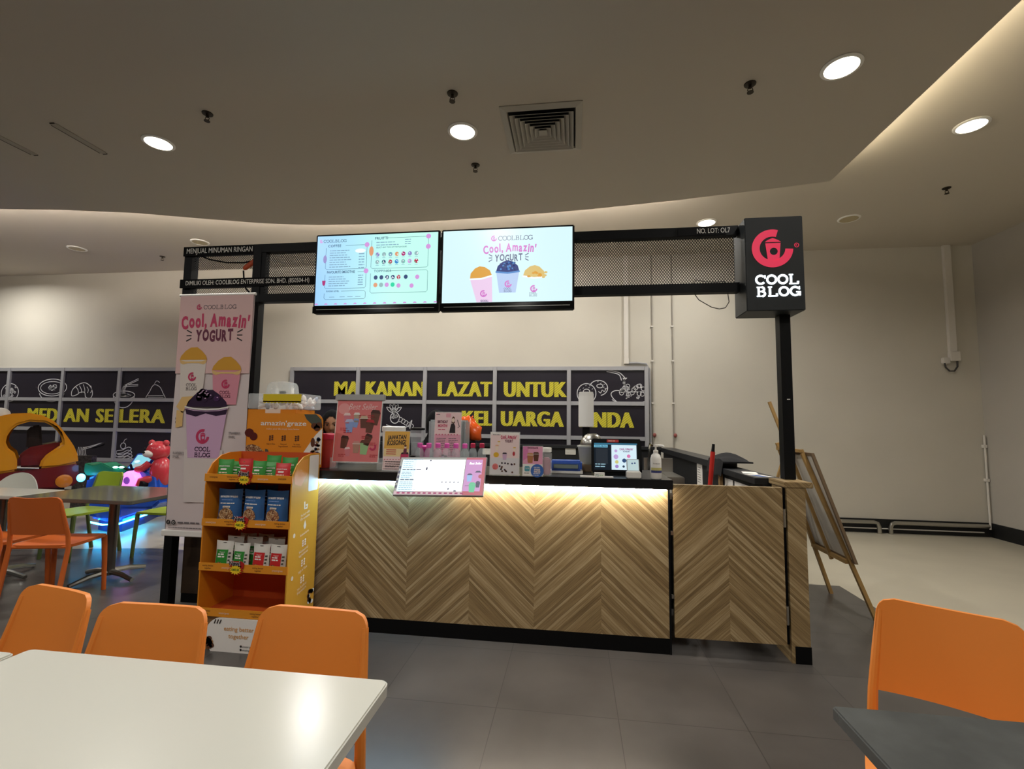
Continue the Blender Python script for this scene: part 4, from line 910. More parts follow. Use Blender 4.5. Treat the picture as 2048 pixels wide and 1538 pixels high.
def drink(A,x,y,s,body,top,rot=0):
    c,sn=math.cos(rot),math.sin(rot); T=lambda a,b:(x+a*c-b*sn,y+a*sn+b*c)
    A.poly([T(-.3*s,0),T(.3*s,0),T(.42*s,s),T(-.42*s,s)],body,3); A.poly([T(-.45*s,s),T(.45*s,s),T(.3*s,s*1.28),T(-.3*s,s*1.28)],top,4); A.rect(*sorted((T(-.46*s,0)[0],T(.46*s,0)[0])),y+s*.97,y+s*1.02,m_pw,5) if not rot else None
def art_best(A,w,h):
    A.rect(.008,w-.008,.01,h-.02,m_prd,1); A.rect(.008,w-.008,.01,h*.3,M('print_rose_deep','d8606e',.35),2) if 0 else None
    A.ell(.06,h-.08,.045,.04,M('print_salmon_light','e8a0a0',.4),2); A.text('Best Seller',w*.58,h-.085,.045,m_lpink,3,w=w*.62,al='c',sh=.35,bold=-.005)
    mb=M('print_drink_brown','6b4438',.4); mc=M('print_drink_choc','4a2e28',.4)
    for x,y,s,bm,tm,r in ((.25,.60,.06,M('print_drink_pink','d17f8e',.5),m_lpink,0),(.46,.62,.055,M('print_drink_oat','b8a08a',.5),m_pw,.0),(.44,.54,.05,m_sky,m_sky,-.1),(.32,.46,.075,m_sky,M('print_blue_pale','b8c4e8',.5),.05),(.62,.53,.07,mb,M('print_cream','cdb59a',.5),0),(.84,.58,.085,mb,mc,-.08),(.74,.46,.075,mb,m_red,-.1),(.22,.22,.07,mb,mc,-.12),(.50,.15,.065,M('print_drink_tan','b58a78',.5),M('print_drink_pink2','cf9a90',.5),0),(.70,.27,.065,mb,mc,-.3),(.66,.13,.08,m_grn,mb,-.06),(.33,.10,.05,M('print_drink_rose','d3808a',.5),m_lpink,.1)):
        drink(A,x*w,y*h,s,bm,tm,r)
    for x,y in ((.12,.52),(.2,.48),(.78,.3),(.13,.12),(.6,.4),(.7,.72),(.5,.72),(.8,.12)): A.lines(x*w,y*h,.06,2,.012,.005,m_red,3)
    A.arc(.85*w,.25*h,.02,.02,200,400,.014,m_mag,4)
acrylic('poster_stand','tall pink drinks poster in clear frame with silver top clip','',(0,0),(0,0),(0,0),3.2,0,art_best) if 0 else None
acrylic('poster_stand','tall pink best seller drinks poster with silver top clip',(663,927),(757,928),(680,795),3.20,.1,art_best,frame=True,cat='poster stand',group='acrylic menu stands',z0=1.125)
def art_job(A,w,h):
    A.rect(.005,w-.005,.008,h-.006,m_lpink,1); A.rect(.005,w-.005,h*.55,h-.006,M('print_amber','e3ad4e',.5),2); A.rect(.005,w-.005,h*.36,h*.55,M('print_amber_pale','ead09a',.5),2)
    A.text('JAWATAN',w*.5,h*.78,.030,m_pd,3,w=w*.72,al='c',bold=.035,rot=.06,sh=.15); A.text('KOSONG!',w*.5,h*.655,.030,m_pd,3,w=w*.72,al='c',bold=.035,rot=.06,sh=.15)
    A.stroke([(w*.12,h*.63),(w*.85,h*.66)],.002,m_pd,3)
    for i in range(3): A.rrect(w*.12,w*.5,h*(.51-.05*i),h*(.53-.05*i),.003,m_red,3)
    A.poly([(w*.68,h*.42),(w*.98,h*.42),(w*.95,h*.47),(w*.72,h*.46)],m_pd,3); A.poly([(w*.78,h*.43),(w*.9,h*.43),(w*.9,h*.55),(w*.84,h*.58),(w*.78,h*.53)],m_plum,4); A.ell(w*.84,h*.60,.009,.012,m_pale,5,12); A.ell(w*.84,h*.625,.009,.007,m_brown,6,12)
    A.rect(w*.68,w*.98,h*.30,h*.42,m_mag,3)
    for i in range(7): A.rect(w*(.06+.11*i),w*(.10+.11*i),h*.275,h*.295,m_mag,3)
    A.lines(w*.12,h*.22,w*.6,3,.014,.004,m_pd,4); A.lines(w*.12,h*.10,w*.55,2,.014,.004,m_pg,4); A.stroke([(w*.06,h*.06),(w*.06,h*.24),(w*.9,h*.24),(w*.9,h*.06)],.0015,m_pd,3,closed=True)
acrylic('job_notice','yellow and pink JAWATAN KOSONG notice in clear stand',(763,941),(816,943),(777,861),3.14,.12,art_job,cat='notice')
def art_a4(A,w,h):
    A.rect(.005,w-.005,.006,h-.006,M('print_pink_sheet','e0a5b5',.5),1); A.rect(.005,w-.005,h*.6,h-.006,m_lpink,2)
    A.text('BIRTHDAY',w*.12,h*.80,.020,m_plum,3,w=w*.38,bold=.04); A.text('MONTH!',w*.14,h*.73,.020,m_mag,3,w=w*.34,bold=.04); A.lines(w*.15,h*.68,w*.3,1,.01,.006,m_mag,3); A.ell(w*.08,h*.95,.004,.004,m_mag,3); A.lines(w*.1,h*.945,w*.14,1,.01,.006,m_pg,3); A.rrect(w*.42,w*.6,h*.9,h*.97,.006,m_pink,3)
    A.poly([(w*.56,h*.63),(w*.78,h*.63),(w*.77,h*.75),(w*.72,h*.8),(w*.62,h*.79),(w*.58,h*.7)],m_pd,4); A.ell(w*.69,h*.85,.011,.016,m_pale,5,14); A.poly([(w*.63,h*.8),(w*.75,h*.8),(w*.74,h*.9),(w*.69,h*.92),(w*.64,h*.89)],m_brown,4)
    A.stroke([(w*.84,h*.86),(w*.92,h*.74),(w*.86,h*.72)],.006,m_pg,4)
    for i in range(8): A.rect(w*(.07+.11*i),w*(.10+.11*i),h*.59,h*.61,m_mag,3)
    A.lines(w*.1,h*.53,w*.36,7,.013,.004,m_pg,3); A.lines(w*.54,h*.53,w*.36,9,.013,.004,m_pg,3); A.lines(w*.54,h*.26,w*.34,6,.012,.004,m_plum,3)
    drink(A,w*.36,h*.16,.03,m_pur,m_dpur); drink(A,w*.25,h*.16,.024,m_pink,m_red); drink(A,w*.46,h*.16,.026,m_plum,m_dpur)
# grey dispenser with the A4 notice in front of it
t=thing('cup_dispenser','pale grey metal box standing behind the pink notice','box',(P(896,880,3.50).x,3.54,CT)); b=MB(); b.box(-.142,.142,-.085,.08,0,.36,M('pale_grey_box','a9b0b3',.35)); b.build('body',t,bevel=.012)
b=MB(); b.box(-.12,.12,-.093,-.085,.02,.34,M('pale_grey_door','bcc2c4',.3)); b.build('door',t,bevel=.003)
acrylic('notice_stand','pink birthday notice standing in front of grey box',(866,900),(921,900),(869,823),3.36,.06,art_a4,cat='notice')
def art_yog(A,w,h):
    A.rect(.006,w-.006,.008,h-.02,M('print_pale_rose','ecd4d2',.5),1); A.rect(.006,w-.006,.008,h*.4,M('print_pale_grey','dad6d8',.5),2)
    A.wavy("Cool, Amazin'",w*.62,h*.83,.022,m_mag,3,w*.52,.05,.05,.2); A.wavy('YOGURT',w*.63,h*.755,.018,m_plum,3,w*.28,.05,.04,0); A.lines(w*.1,h*.92,w*.25,1,.01,.004,m_pg,3)
    for x,y,s,bm,tm in ((.3,.68,.022,m_pale,m_ylw),(.24,.57,.028,m_pale,M('print_peach','eab08a',.5)),(.82,.55,.022,m_pale,m_ylw),(.50,.36,.036,m_pur,m_dpur)): drink(A,x*w,h*y,s,bm,tm)
    A.ell(w*.22,h*.47,.018,.016,m_ylw,3); A.ell(w*.2,h*.20,.020,.020,M('print_coral','e2807c',.5),3); A.lines(w*.13,h*.21,w*.14,3,.008,.003,m_red,4); A.ell(w*.8,h*.5,.008,.014,m_red,3)
    rr=random.Random(4)
    for i in range(16): A.ell(w*(.3+.55*rr.random()),h*(.08+.22*rr.random()),.006,.006,rr.choice([m_dpur,m_brown,m_pd]),4,10)
acrylic('yogurt_notice','white and pink yogurt notice in clear stand, taller of the pair',(978,951),(1039,952),(983,863),3.06,.07,art_yog,cat='notice')
def art_choc(A,w,h):
    A.rect(.004,w-.004,.005,h-.005,m_pw,1); A.rect(.004,w-.004,h*.4,h-.005,M('print_candy_pink','e6a2bd',.5),2); A.poly([(.004,h*.5),(w*.25,h*.6),(w*.3,h*.97),(.004,h*.97)],M('print_hot_pink','d880b0',.5),3)
    A.text('CHOCOLATE',w*.5,h*.90,.010,m_plum,4,w=w*.5,al='c',bold=.03); drink(A,w*.38,h*.44,.05,M('print_caramel','b5764e',.5),M('print_caramel2','c79068',.5)); drink(A,w*.66,h*.5,.045,m_brown,m_brown)
    A.rrect(w*.12,w*.36,h*.17,h*.33,.006,M('print_teal','4a9aa8',.5),4); A.text("Touch'nGo",w*.24,h*.24,.012,m_pw,5,w=w*.19,al='c'); A.lines(w*.1,h*.10,w*.28,1,.01,.004,m_pg,4)
    A.ell(w*.72,h*.19,.042,.042,M('print_royal_blue','3a66b0',.5),5,28); A.text('FREE',w*.72,h*.2,.012,m_pale,6,w=w*.28,al='c',bold=.03); A.text('RM5.00',w*.72,h*.13,.012,m_pale,6,w=w*.3,al='c',bold=.03); A.lines(w*.56,h*.29,w*.3,1,.01,.004,m_pw,6); A.lines(w*.54,h*.09,w*.34,2,.01,.003,m_pw,6)
acrylic('drink_notice','small pink chocolate drink notice with blue round badge',(1044,952),(1086,953),(1044,891),3.06,.05,art_choc,cat='notice')
# clear jar of pink sachets
def item(name,label,cat,px,py,y,z=CT,rz=0,group=None): q=P(px,py,y); return thing(name,label,cat,(q.x,y,z),rz,group)
t=item('sachet_jar','clear jar of pink sachets with white lid','jar',1093,930,3.13)
b=MB(); b.box(-.034,.034,-.03,.03,0,.155,m_clear); b.build('body',t,bevel=.008); b=MB(); b.box(-.026,.026,-.024,.024,.005,.12,M('sachet_pink','b9798a',.5)); b.build('sachets',t,bevel=.01); b=MB(); b.lathe([(.033,.155),(.033,.182),(.03,.184)],(0,0,0),m_white,20); b.build('lid',t)
# lit menu board
def litboard():
    TL,TR,BL,BR=P(800,913,3.115),P(976,916,3.115),P(785,990,2.965),P(966,992,2.965)
    o=(BL+BR)/2; t=thing('menu_board','glowing white slanted menu board overhanging counter edge','menu board',tuple(o))
    u=(BR-BL); w=u.length; u=u/w; v=((TL+TR)/2-(BL+BR)/2); h=v.length; v=(v-u*v.dot(u)).normalized(); n=u.cross(v)
    mt=Matrix((u,v,n)).transposed().to_4x4(); mt.translation=Vector((0,0,0))-u*(w/2)
    b=MB(); b.box(0,w,0,h,-.02,0,m_alu,mt); b.build('light_box',t,smooth=0)
    A=Art(tuple(mt.translation),tuple(u),tuple(v),e=.001)
    lw=scr('board_white','f4fbff',2.2); lw2=scr('board_cyan_white','d8f4ff',1.35); lp=scr('board_pink','d9a6d6',.95); lt=scr('board_text','8fb0c4',.9); lr=scr('board_red','d67f88',.8); lg=scr('board_green','7fd6a8',.9); ld=scr('board_dark','6f6f80',.8); lbl=scr('board_blue','a8c4ee',1); lpk=scr('board_lightpink','ecd0d2',.8); lmg=scr('board_magenta','c86a90',.7)
    A.rect(.004,w-.004,.004,h-.004,M('board_edge_white','d8dcdc',.4),1); A.rect(.02,w*.76,.03,h-.02,lw,2); A.rect(.02,w*.2,.03,h-.02,lw2,3)
    A.rect(w*.77,w-.004,.004,h-.004,lr,2); A.rect(w*.77,w-.025,.03,h-.02,lp,3)
    A.rect(.004,w*.77,.004,.028,lpk,2)
    for i in range(13): A.rect(.025+i*.035,.045+i*.035,.009,.02,lmg,3)
    for i in range(5): A.rect(.005,.016,.05+i*.035,.068+i*.035,ld,3)
    A.lines(.03,h*.92,w*.24,1,.01,.005,lt,4,.1); A.lines(.03,h*.86,w*.12,4,.014,.004,lt,4); A.lines(.03,h*.64,w*.24,1,.01,.006,ld,4,.1); A.lines(.03,h*.58,w*.13,4,.013,.004,lt,4); A.lines(.03,h*.38,w*.17,1,.01,.006,ld,4,.1); A.lines(.03,h*.32,w*.2,6,.013,.004,lt,4)
    A.ell(w*.33,h*.68,.006,.013,ld,4,12); A.ell(w*.36,h*.9,.006,.006,ld,4,12)
    for i in range(5): A.ell(w*(.53+.045*i),h*.33,.005,.005,ld,4,10)
    A.ell(w*.61,h*.16,.006,.006,ld,4,12); A.rect(w*.67,w*.7,h*.1,h*.13,ld,4); A.text('Best Seller',w*.88,h*.8,.016,lw,4,w=w*.14,al='c',sh=.3)
    for x,y,s,bm,tm in ((.83,.35,.045,lbl,ld),(.87,.08,.055,lg,lg),(.92,.4,.05,lp,ld),(.93,.2,.035,ld,ld)): 
        A.poly([(x*w-.3*s,y*h),(x*w+.3*s,y*h),(x*w+.42*s,y*h+s),(x*w-.42*s,y*h+s)],bm,5); A.poly([(x*w-.44*s,y*h+s),(x*w+.44*s,y*h+s),(x*w+.2*s,y*h+1.25*s),(x*w-.2*s,y*h+1.25*s)],tm,6)
    A.ell(w*.95,h*.48,.014,.014,lr,6); A.rect(w*.79,w*.95,h*.24,h*.25,ld,4)
    A.build('lit_sheet',t)
    b=MB(); b.tube([(-w*.3,.0,h*.4),(-w*.3,.10,h*.36)],.008,m_grey,8); b.tube([(w*.3,.0,h*.4),(w*.3,.10,h*.36)],.008,m_grey,8); b.build('support_arm',t) if 0 else None
litboard()
# water bottles
m_btl=M('bottle_clear','e8f0f2',.05,alpha=.2); m_pcap=M('pink_cap','e25fb4',.4); m_rcap=M('crimson_cap','b4274a',.4)
def bottle(px,y,cap,label,z=CT,s=1,group='small clear bottles with pink caps'):
    t=item('plastic_bottle',label,'bottle',px,890,y,z,0,group)
    b=MB(); b.lathe([(.028*s,0),(.031*s,.006),(.031*s,.10*s),(.029*s,.105*s),(.031*s,.11*s),(.031*s,.125*s),(.022*s,.150*s),(.013*s,.162*s),(.013*s,.172*s)],(0,0,0),m_btl,20); b.build('body',t,smooth=50)
    b=MB(); b.lathe([(.018*s,.163*s),(.018*s,.190*s),(.015*s,.194*s)],(0,0,0),cap,16); b.build('cap',t)
for i,(px,l) in enumerate(((840,'pink capped bottle at left end of the row'),(858,'pink capped bottle second from left in the row'),(876,'pink capped bottle third from left in the row'),(894,'pink capped bottle third from right in the row'),(912,'pink capped bottle second from right in the row'),(930,'pink capped bottle at right end of the row'))): bottle(px,3.235,m_pcap,l)
bottle(946,3.33,m_rcap,'bottle with crimson cap right of the pink caps, nearer one'); bottle(964,3.36,m_rcap,'bottle with crimson cap farther right beside the wall socket')
t=item('pink_tub','round magenta lidded tub between the first two bottles','tub',850,895,3.33); b=MB(); b.lathe([(.034,0),(.036,.145),(.038,.15)],(0,0,0),M('magenta_tub','c03a8c',.4),20); b.build('body',t); b=MB(); b.lathe([(.04,.15),(.04,.165),(.03,.172)],(0,0,0),MATS['magenta_tub'],20); b.build('lid',t)
# red container with lid
t=item('red_container','tall translucent red container with crimson lid','container',650,900,3.30); m_rc=M('red_container','a8332c',.3); b=MB(); b.lathe([(.075,0),(.082,.02),(.092,.205)],(0,0,0),m_rc,28); b.build('body',t); b=MB(); b.lathe([(.096,.205),(.098,.215),(.098,.24),(.09,.247)],(0,0,0),M('crimson_lid','b5213f',.35),28); b.build('lid',t)
# blender jug (left of the notice) and white tub
t=item('blender_jug','clear blender jug behind the JAWATAN notice','jug',834,900,3.45); b=MB(); b.lathe([(.05,.0),(.05,.09)],(0,0,0),m_blk,20); b.build('base',t); b=MB(); b.lathe([(.042,.09),(.052,.28)],(0,0,0),M('jug_clear','dfe8ea',.08,alpha=.3),20); b.build('jug',t); b=MB(); b.lathe([(.055,.28),(.055,.295),(.02,.30)],(0,0,0),m_blk,20); b.build('lid',t)
t=item('white_tub','white lidded tub behind the top of the JAWATAN notice','tub',788,860,3.5); b=MB(); b.lathe([(.075,0),(.085,.27)],(0,0,0),m_white,24); b.build('body',t); b=MB(); b.lathe([(.09,.27),(.09,.30),(.082,.305)],(0,0,0),m_white,24); b.build('lid',t)
# orange crumpled bag
t=item('black_canister','black canister hidden below the orange bag','canister',939,890,3.675); b=MB(); b.lathe([(.05,0),(.055,.16),(.05,.18)],(0,0,0),m_blk,20); b.build('body',t); b=MB(); b.lathe([(.052,.18),(.052,.195)],(0,0,0),m_blk,20); b.build('lid',t)
t=item('orange_bag','crumpled shiny orange plastic bag behind pink notice','bag',940,868,3.70,1.355); b=MB(); vs=[];fs=[]; rr=random.Random(12); n,k_=16,10
for i in range(k_+1):
    for j in range(n):
        th=pi*i/k_; ph=2*pi*j/n; r=.085*(1+.28*(rr.random()-.5)+.15*math.sin(3*ph+2*th)); vs.append((r*1.1*math.sin(th)*math.cos(ph),r*.7*math.sin(th)*math.sin(ph),r*.95*math.cos(th)+.02-.06*math.sin(th)*math.cos(ph)))
for i in range(k_):
    for j in range(n): fs.append((i*n+j,i*n+(j+1)%n,(i+1)*n+(j+1)%n,(i+1)*n+j))
b.add(vs,fs,M('orange_bag','d9571c',.18)); b.build('bag',t,smooth=60); b=MB(); b.tube([(0,0,.06),(0,.02,.10),(.01,.05,.12)],.006,M('orange_bag','d9571c'),6); b.build('twist_tie',t)
# pos monitor
t=item('pos_monitor','black till monitor with lit screen and red sticker','monitor',1234,950,3.30); x0=P(1183,920,3.30).x-t.location.x; x1=P(1284,920,3.30).x-t.location.x
mt=Matrix.Translation((0,0,.0))@Matrix.Rotation(-.14,4,'X')
b=MB(); b.box(x0,x1,-.012,.025,.012,.245,m_blk,mt); b.build('housing',t,bevel=.008); b=MB(); b.box(-.10,.10,.0,.16,0,.014,m_blk); b.box(-.03,.03,.02,.08,.01,.12,m_blk); b.build('stand',t,bevel=.003)
u=Vector((1,0,0));v=(mt.to_3x3()@Vector((0,0,1))); o=mt@Vector((x0,-.0125,.012)); w=x1-x0
A=Art(tuple(o),u,v); A.rect(.018,w-.03,.02,.20,scr('pos_dark','1c2733',.6),1); A.rect(.018,w-.03,.193,.202,scr('pos_bar','3a7a98',.8),2); A.rect(.018,.11,.172,.19,scr('pos_blue','79c4e2',.9),2); A.text('COOL BLOG',.024,.176,.010,scr('pos_ink','123040',.5),3,w=.08,bold=.03)
A.rect(.135,w-.035,.022,.19,scr('pos_white','d8eef8',1.0),2); A.wavy("Cool, Amazin'",.235,.155,.014,scr('pos_mag','b04a90',.8),3,.09,.05,.05,.2); A.text('YOGURT',.235,.142,.010,scr('pos_vi','4a4a80',.7),3,w=.05,al='c',bold=.03)
for x,y,m,r in ((.165,.15,'pos_lil',.010),(.165,.11,'pos_lil',.016),(.17,.075,'pos_ylw',.012),(.22,.085,'pos_nav',.014),(.25,.115,'pos_mag2',.012),(.17,.045,'pos_lil2',.012),(.215,.045,'pos_nav2',.008)):
    A.ell(x,y,r,r,scr(m,{'pos_lil':'c8a8e0','pos_ylw':'d8d080','pos_nav':'35507a','pos_mag2':'e080b8','pos_lil2':'a88ad0','pos_nav2':'3a4a60'}[m],.9),3,16)
A.lines(.025,.055,.09,2,.016,.006,scr('pos_txt','a8d0e0',.8),3); A.rect(.03,.11,.06,.165,scr('pos_grey','3a424c',.5),2); A.build('display',t)
A=Art(tuple(o),u,v); A.rrect(.105,.185,.208,.226,.003,M('sticker_red','c23a38',.5),1); A.lines(.115,.215,.055,1,.01,.005,m_pale,2); A.build('red_sticker',t)
# phone on a stand
t=item('phone_stand','white phone-style card reader stand in front of monitor','card reader',1267,945,3.13); mt=Matrix.Rotation(-.3,4,'X')
b=MB(); b.box(-.045,.045,-.03,.04,0,.045,m_white); b.build('base',t,bevel=.006); b=MB(); b.box(-.04,.04,.0,.008,.04,.125,M('reader_grey','b8babc',.3),mt); r=b.build('screen',t,bevel=.003); o=mt@Vector((0,-.001,.045)); A=Art(tuple(o),(1,0,0),tuple(mt.to_3x3()@Vector((0,0,1)))); A.rect(-.035,.035,.005,.075,scr('reader_screen','cfe8ea',.75),1); A.ell(-.005,.05,.006,.006,c_navy,2,10); A.ell(.012,.052,.006,.006,c_navy,2,10); A.build('lit_display',t)
t=item('label_box','small white box with teal print before monitor','box',1199,953,3.13); b=MB(); b.box(-.032,.032,-.02,.02,0,.03,m_white); bb=b.build('box',t,smooth=0); A=Art((-.032,-.0205,0)); A.text('PS',.006,.008,.014,M('print_teal2','3a7a78',.5),1,w=.02); A.lines(.03,.012,.028,2,.008,.004,m_grn,1); A.build('printed_text',bb)
b=MB(); b.box(-.11,.10,-.018,.022,0,.008,m_pw); tag(b.build('receipt_papers',loc=(P(1195,958,3.105).x,3.115,CT),smooth=0),'white papers lying along counter edge below monitor','paper')
# sanitiser
t=item('pump_bottle','white pump bottle with green and blue label','bottle',1312,950,3.13); b=MB(); b.lathe([(.031,0),(.034,.006),(.034,.125),(.028,.150),(.014,.163),(.013,.17)],(0,0,0),m_white,24); b.build('body',t,smooth=50); b=MB(); b.lathe([(.016,.165),(.016,.18),(.006,.185),(.006,.215)],(0,0,0),m_white,16); b.tube([(0,0,.205),(.0,0,.212),(.042,-.005,.21),(.05,-.006,.204)],.007,m_white,8); b.lathe([(.014,.203),(.014,.217)],(0,0,0),m_white,14); b.build('pump',t)
A=Art(fmap=lambda a,c,l:Vector((.0345*math.sin(a),-.0345*math.cos(a)-.0005*l,c))); 
for i in range(8):
    a0=-1.2+.3*i; A.rect(a0,a0+.3,.04,.055,M('label_navy','3a3f78',.5),1); A.rect(a0,a0+.3,.055,.072,M('label_olive','c2bb78',.5),1)
A.text('Sanitizer',-.7,.095,.008,m_pd,2,w=1.4); A.build('label_print',t)
# blue tray, pot, bowl, box
t=item('blue_tray','translucent blue plastic storage case on counter','case',1132,940,3.36); m_bt=M('blue_case','3e5fae',.25); b=MB(); b.box(-.11,.11,-.07,.07,.018,.088,m_bt); b.build('body',t,bevel=.012); b=MB(); b.box(-.085,.085,-.074,-.07,.035,.065,M('case_grey','7d8a86',.4)); b.build('front_panel',t,bevel=.004); b=MB(); b.box(-.115,.115,-.072,.072,0,.018,m_white); b.build('base',t,bevel=.003)
t=item('brown_box','small brown cardboard box under the pale pot','box',1172,945,3.52); b=MB(); b.box(-.04,.04,-.06,.06,0,.05,M('cardboard','8a7258',.7)); b.build('carton',t,bevel=.002)
t=item('pale_pot','pale grey round pot with rim standing on brown box','pot',1180,910,3.52,CT+.051); b=MB(); b.lathe([(.06,0),(.075,.02),(.088,.12),(.094,.125),(.094,.135),(.086,.136)],(0,0,0),M('pot_grey','b3b3a8',.4),28); b.build('body',t,smooth=50)
t=item('steel_bowl','upturned steel bowl resting on the pale pot','bowl',1184,885,3.52,CT+.188); b=MB(); b.lathe([(.088,0),(.09,.004),(.075,.045),(.05,.075),(.034,.08),(.034,.086),(.03,.086)],(0,0,0),m_steel,32); b.build('shell',t,smooth=50)
t=thing('cover_stand','tall white cover on a black pole behind the pot','dispenser',(P(1172,850,4.0).x,4.0,.88)); b=MB(); b.box(-.03,.03,-.03,.03,0,.54,m_blk); b.box(-.1,.1,-.1,.1,0,.02,m_blk); b.build('pole',t,smooth=0); b=MB(); b.prism([(-.062,-.05),(-.02,-.065),(.02,-.065),(.062,-.05),(.062,.05),(-.062,.05)],.52,.80,m_white,'z'); b.prism([(-.062,-.05),(-.02,-.065),(.02,-.065),(.062,-.05),(.0,.0)],.80,.812,m_white,'z'); b.build('cover',t,bevel=.004)
b=MB(); b.box(-.9,1.0,-.35,.35,.84,.88,m_steel); b.box(-.88,.98,-.33,.33,0,.84,m_blk); tag(b.build('work_cabinet',loc=(-.05,4.25,0),smooth=0),'black work cabinet inside the kiosk behind counter','cabinet')
# steel sink
t=thing('steel_sink','stainless steel sink stand inside the kiosk','sink',(1.02,5.3,0))
b=MB(); b.box(-.22,.10,-.3,.3,.82,.90,m_steel); b.build('basin_rim',t,bevel=.006); b=MB()
for sx in (-.2,.08):
    for sy in (-.28,.28): b.tube([(sx,sy,0),(sx,sy,.82)],.016,m_steel,8)
b.build('leg_frame',t); b=MB(); b.box(-.22,.10,.27,.3,.90,1.05,m_steel); b.build('splashback',t,smooth=0); b=MB(); b.tube([(-.17,.2,.9),(-.17,.2,1.16),(-.17,.12,1.22),(-.17,.02,1.2)],.014,m_chrome,8); b.build('tap',t)
# wall sockets on rear partition
for px,l in ((1141,'white double socket left of pale pot'),(975,'white double socket on rear partition beside crimson caps')):
    q=P(px,903,6.85); t=thing('wall_socket',l,'socket',(q.x,6.86,q.z),group='white sockets on the rear partition'); b=MB(); b.box(-.075,.075,-.012,0,-.045,.045,m_white); b.build('plate',t,bevel=.004); b=MB(); 
    for s in (-.035,.035): b.box(s-.012,s+.012,-.02,-.012,-.012,.012,m_white)
    b.build('switch',t,smooth=0)
# red pole
t=thing('red_pole','red pole with black tip leaning inside the gate','pole',(P(1405,975,3.75).x-.05,3.72,0)); q=P(1427,888,3.75); d=Vector((q.x,3.75,q.z))-Vector(t.location)
b=MB(); b.tube([(0,0,0),d*.955],.017,M('red_pole','c22a22',.35),12); b.build('shaft',t); b=MB(); b.tube([d*.955,d*.97,d],.013,m_blk,10,r1=.010); b.build('tip',t); b=MB(); b.box(-.012,.012,-.028,-.02,.55,.8,m_blk,Matrix.Identity(4)) ; b.build('strap',t,smooth=0)
# ================================================================ TABLES AND CHAIRS
def grid_back(w0,w1,z0,z1,r,roundtop=False):
    """curved back: lower width w0, upper width w1, rounded top corners"""
    g=[];n=28;k=16
    def half(z): return (w0+(w1-w0)*max(0,z-z0)/(z1-z0))/2
    for i in range(k+1):
        row=[]; z=z0+(z1-z0)*(i/k)**.55
        hw=half(z)
        if roundtop: hw=half(z)*math.sqrt(max(0.004,1-((z-z0)/(z1-z0))**2.2))
        elif z>z1-r: hw-= r-math.sqrt(max(0,r*r-(z-(z1-r))**2))
        for j in range(n+1):
            s=-1+2*j/n; x=s*hw; q=x/half(z)
            zz=z-(.010*(1-q*q)*((z-z0)/(z1-z0))**3); y=-.205-(zz-.45)*.24+.032*q*q
            row.append((x,y,zz))
        g.append(row)
    return g
def chair(name,label,loc,rz,m,ml=None,group=None,bw=.415,bt=.355,top=.835,roundtop=False,z0=.545,r=.045):
    ml=ml or m; t=thing(name,label,'chair',loc,rz,group)
    g=[];n=14
    for i in range(n+1):
        row=[]
        for j in range(n+1):
            u,v=-1+2*j/n,-1+2*i/n
            k=(abs(u)**6+abs(v)**6)**(1/6) if (u or v) else 1; mx=max(abs(u),abs(v)) or 1; f=mx/k if k else 1
            x=.215*u*f*(1-.03*v); y=.01+.215*v*f; z=.462-.012*(1-u*u)*(1-v*v)-.02*max(0,v-.75)**1.5*4
            row.append((x,y,z))
        g.append(row)
    b=MB(); b.shell(g,-.022,m,(0,0,1)); b.build('seat',t,smooth=50)
    G_=grid_back(bw,bt,z0,top,r,roundtop)
    b=MB(); b.shell(G_,-.014,m,(0,1,0)); b.build('backrest',t,smooth=50)
    for s in (-1,1):
        b=MB(); b.tube([(s*.20,.20,0),(s*.195,.19,.25),(s*.188,.178,.445)],.016,ml,10,r1=.021); b.build('leg',t)
        e=0 if s<0 else -1; side=[Vector(G_[q][e])+Vector((-s*.008,-.011,0)) for q in range(0,13,3)] if not roundtop else [Vector((s*.17,-.19,.56))]
        b=MB(); b.tube([(s*.205,-.275,0),(s*.205,-.235,.22),(s*.205,-.198,.44)]+side,.0185,ml if not roundtop else m,10,r1=.010); b.build('leg',t)
    b=MB(); b.tube([(-.195,-.188,.445),(.195,-.188,.445)],.014,m,8); b.build('rear_rail',t)
    return t
def F2(rz): return Vector((-math.sin(rz),math.cos(rz),0))
chair('dining_chair','orange plastic chair nearest the black kick plate, behind white table',(-.81,1.16,0),pi-.03,m_org)
chair('dining_chair','orange plastic chair in the middle of the three behind the white table',(-1.30,1.105,0),pi+.02,m_org)
chair('dining_chair','turned orange plastic chair, leftmost of the three behind white table',(-1.805,1.18,0),pi-.214,m_org)
chair('dining_chair','orange plastic chair behind the dark grey table at right',(1.07,1.535,0),pi-.553,m_org)
chair('dining_chair','burnt orange chair tucked at the front of the grey table',(-4.02,3.32,0),.22,m_org2)
chair('dining_chair','burnt orange chair cut off by the left edge of picture',(-4.54,3.30,0),.1,m_org2)
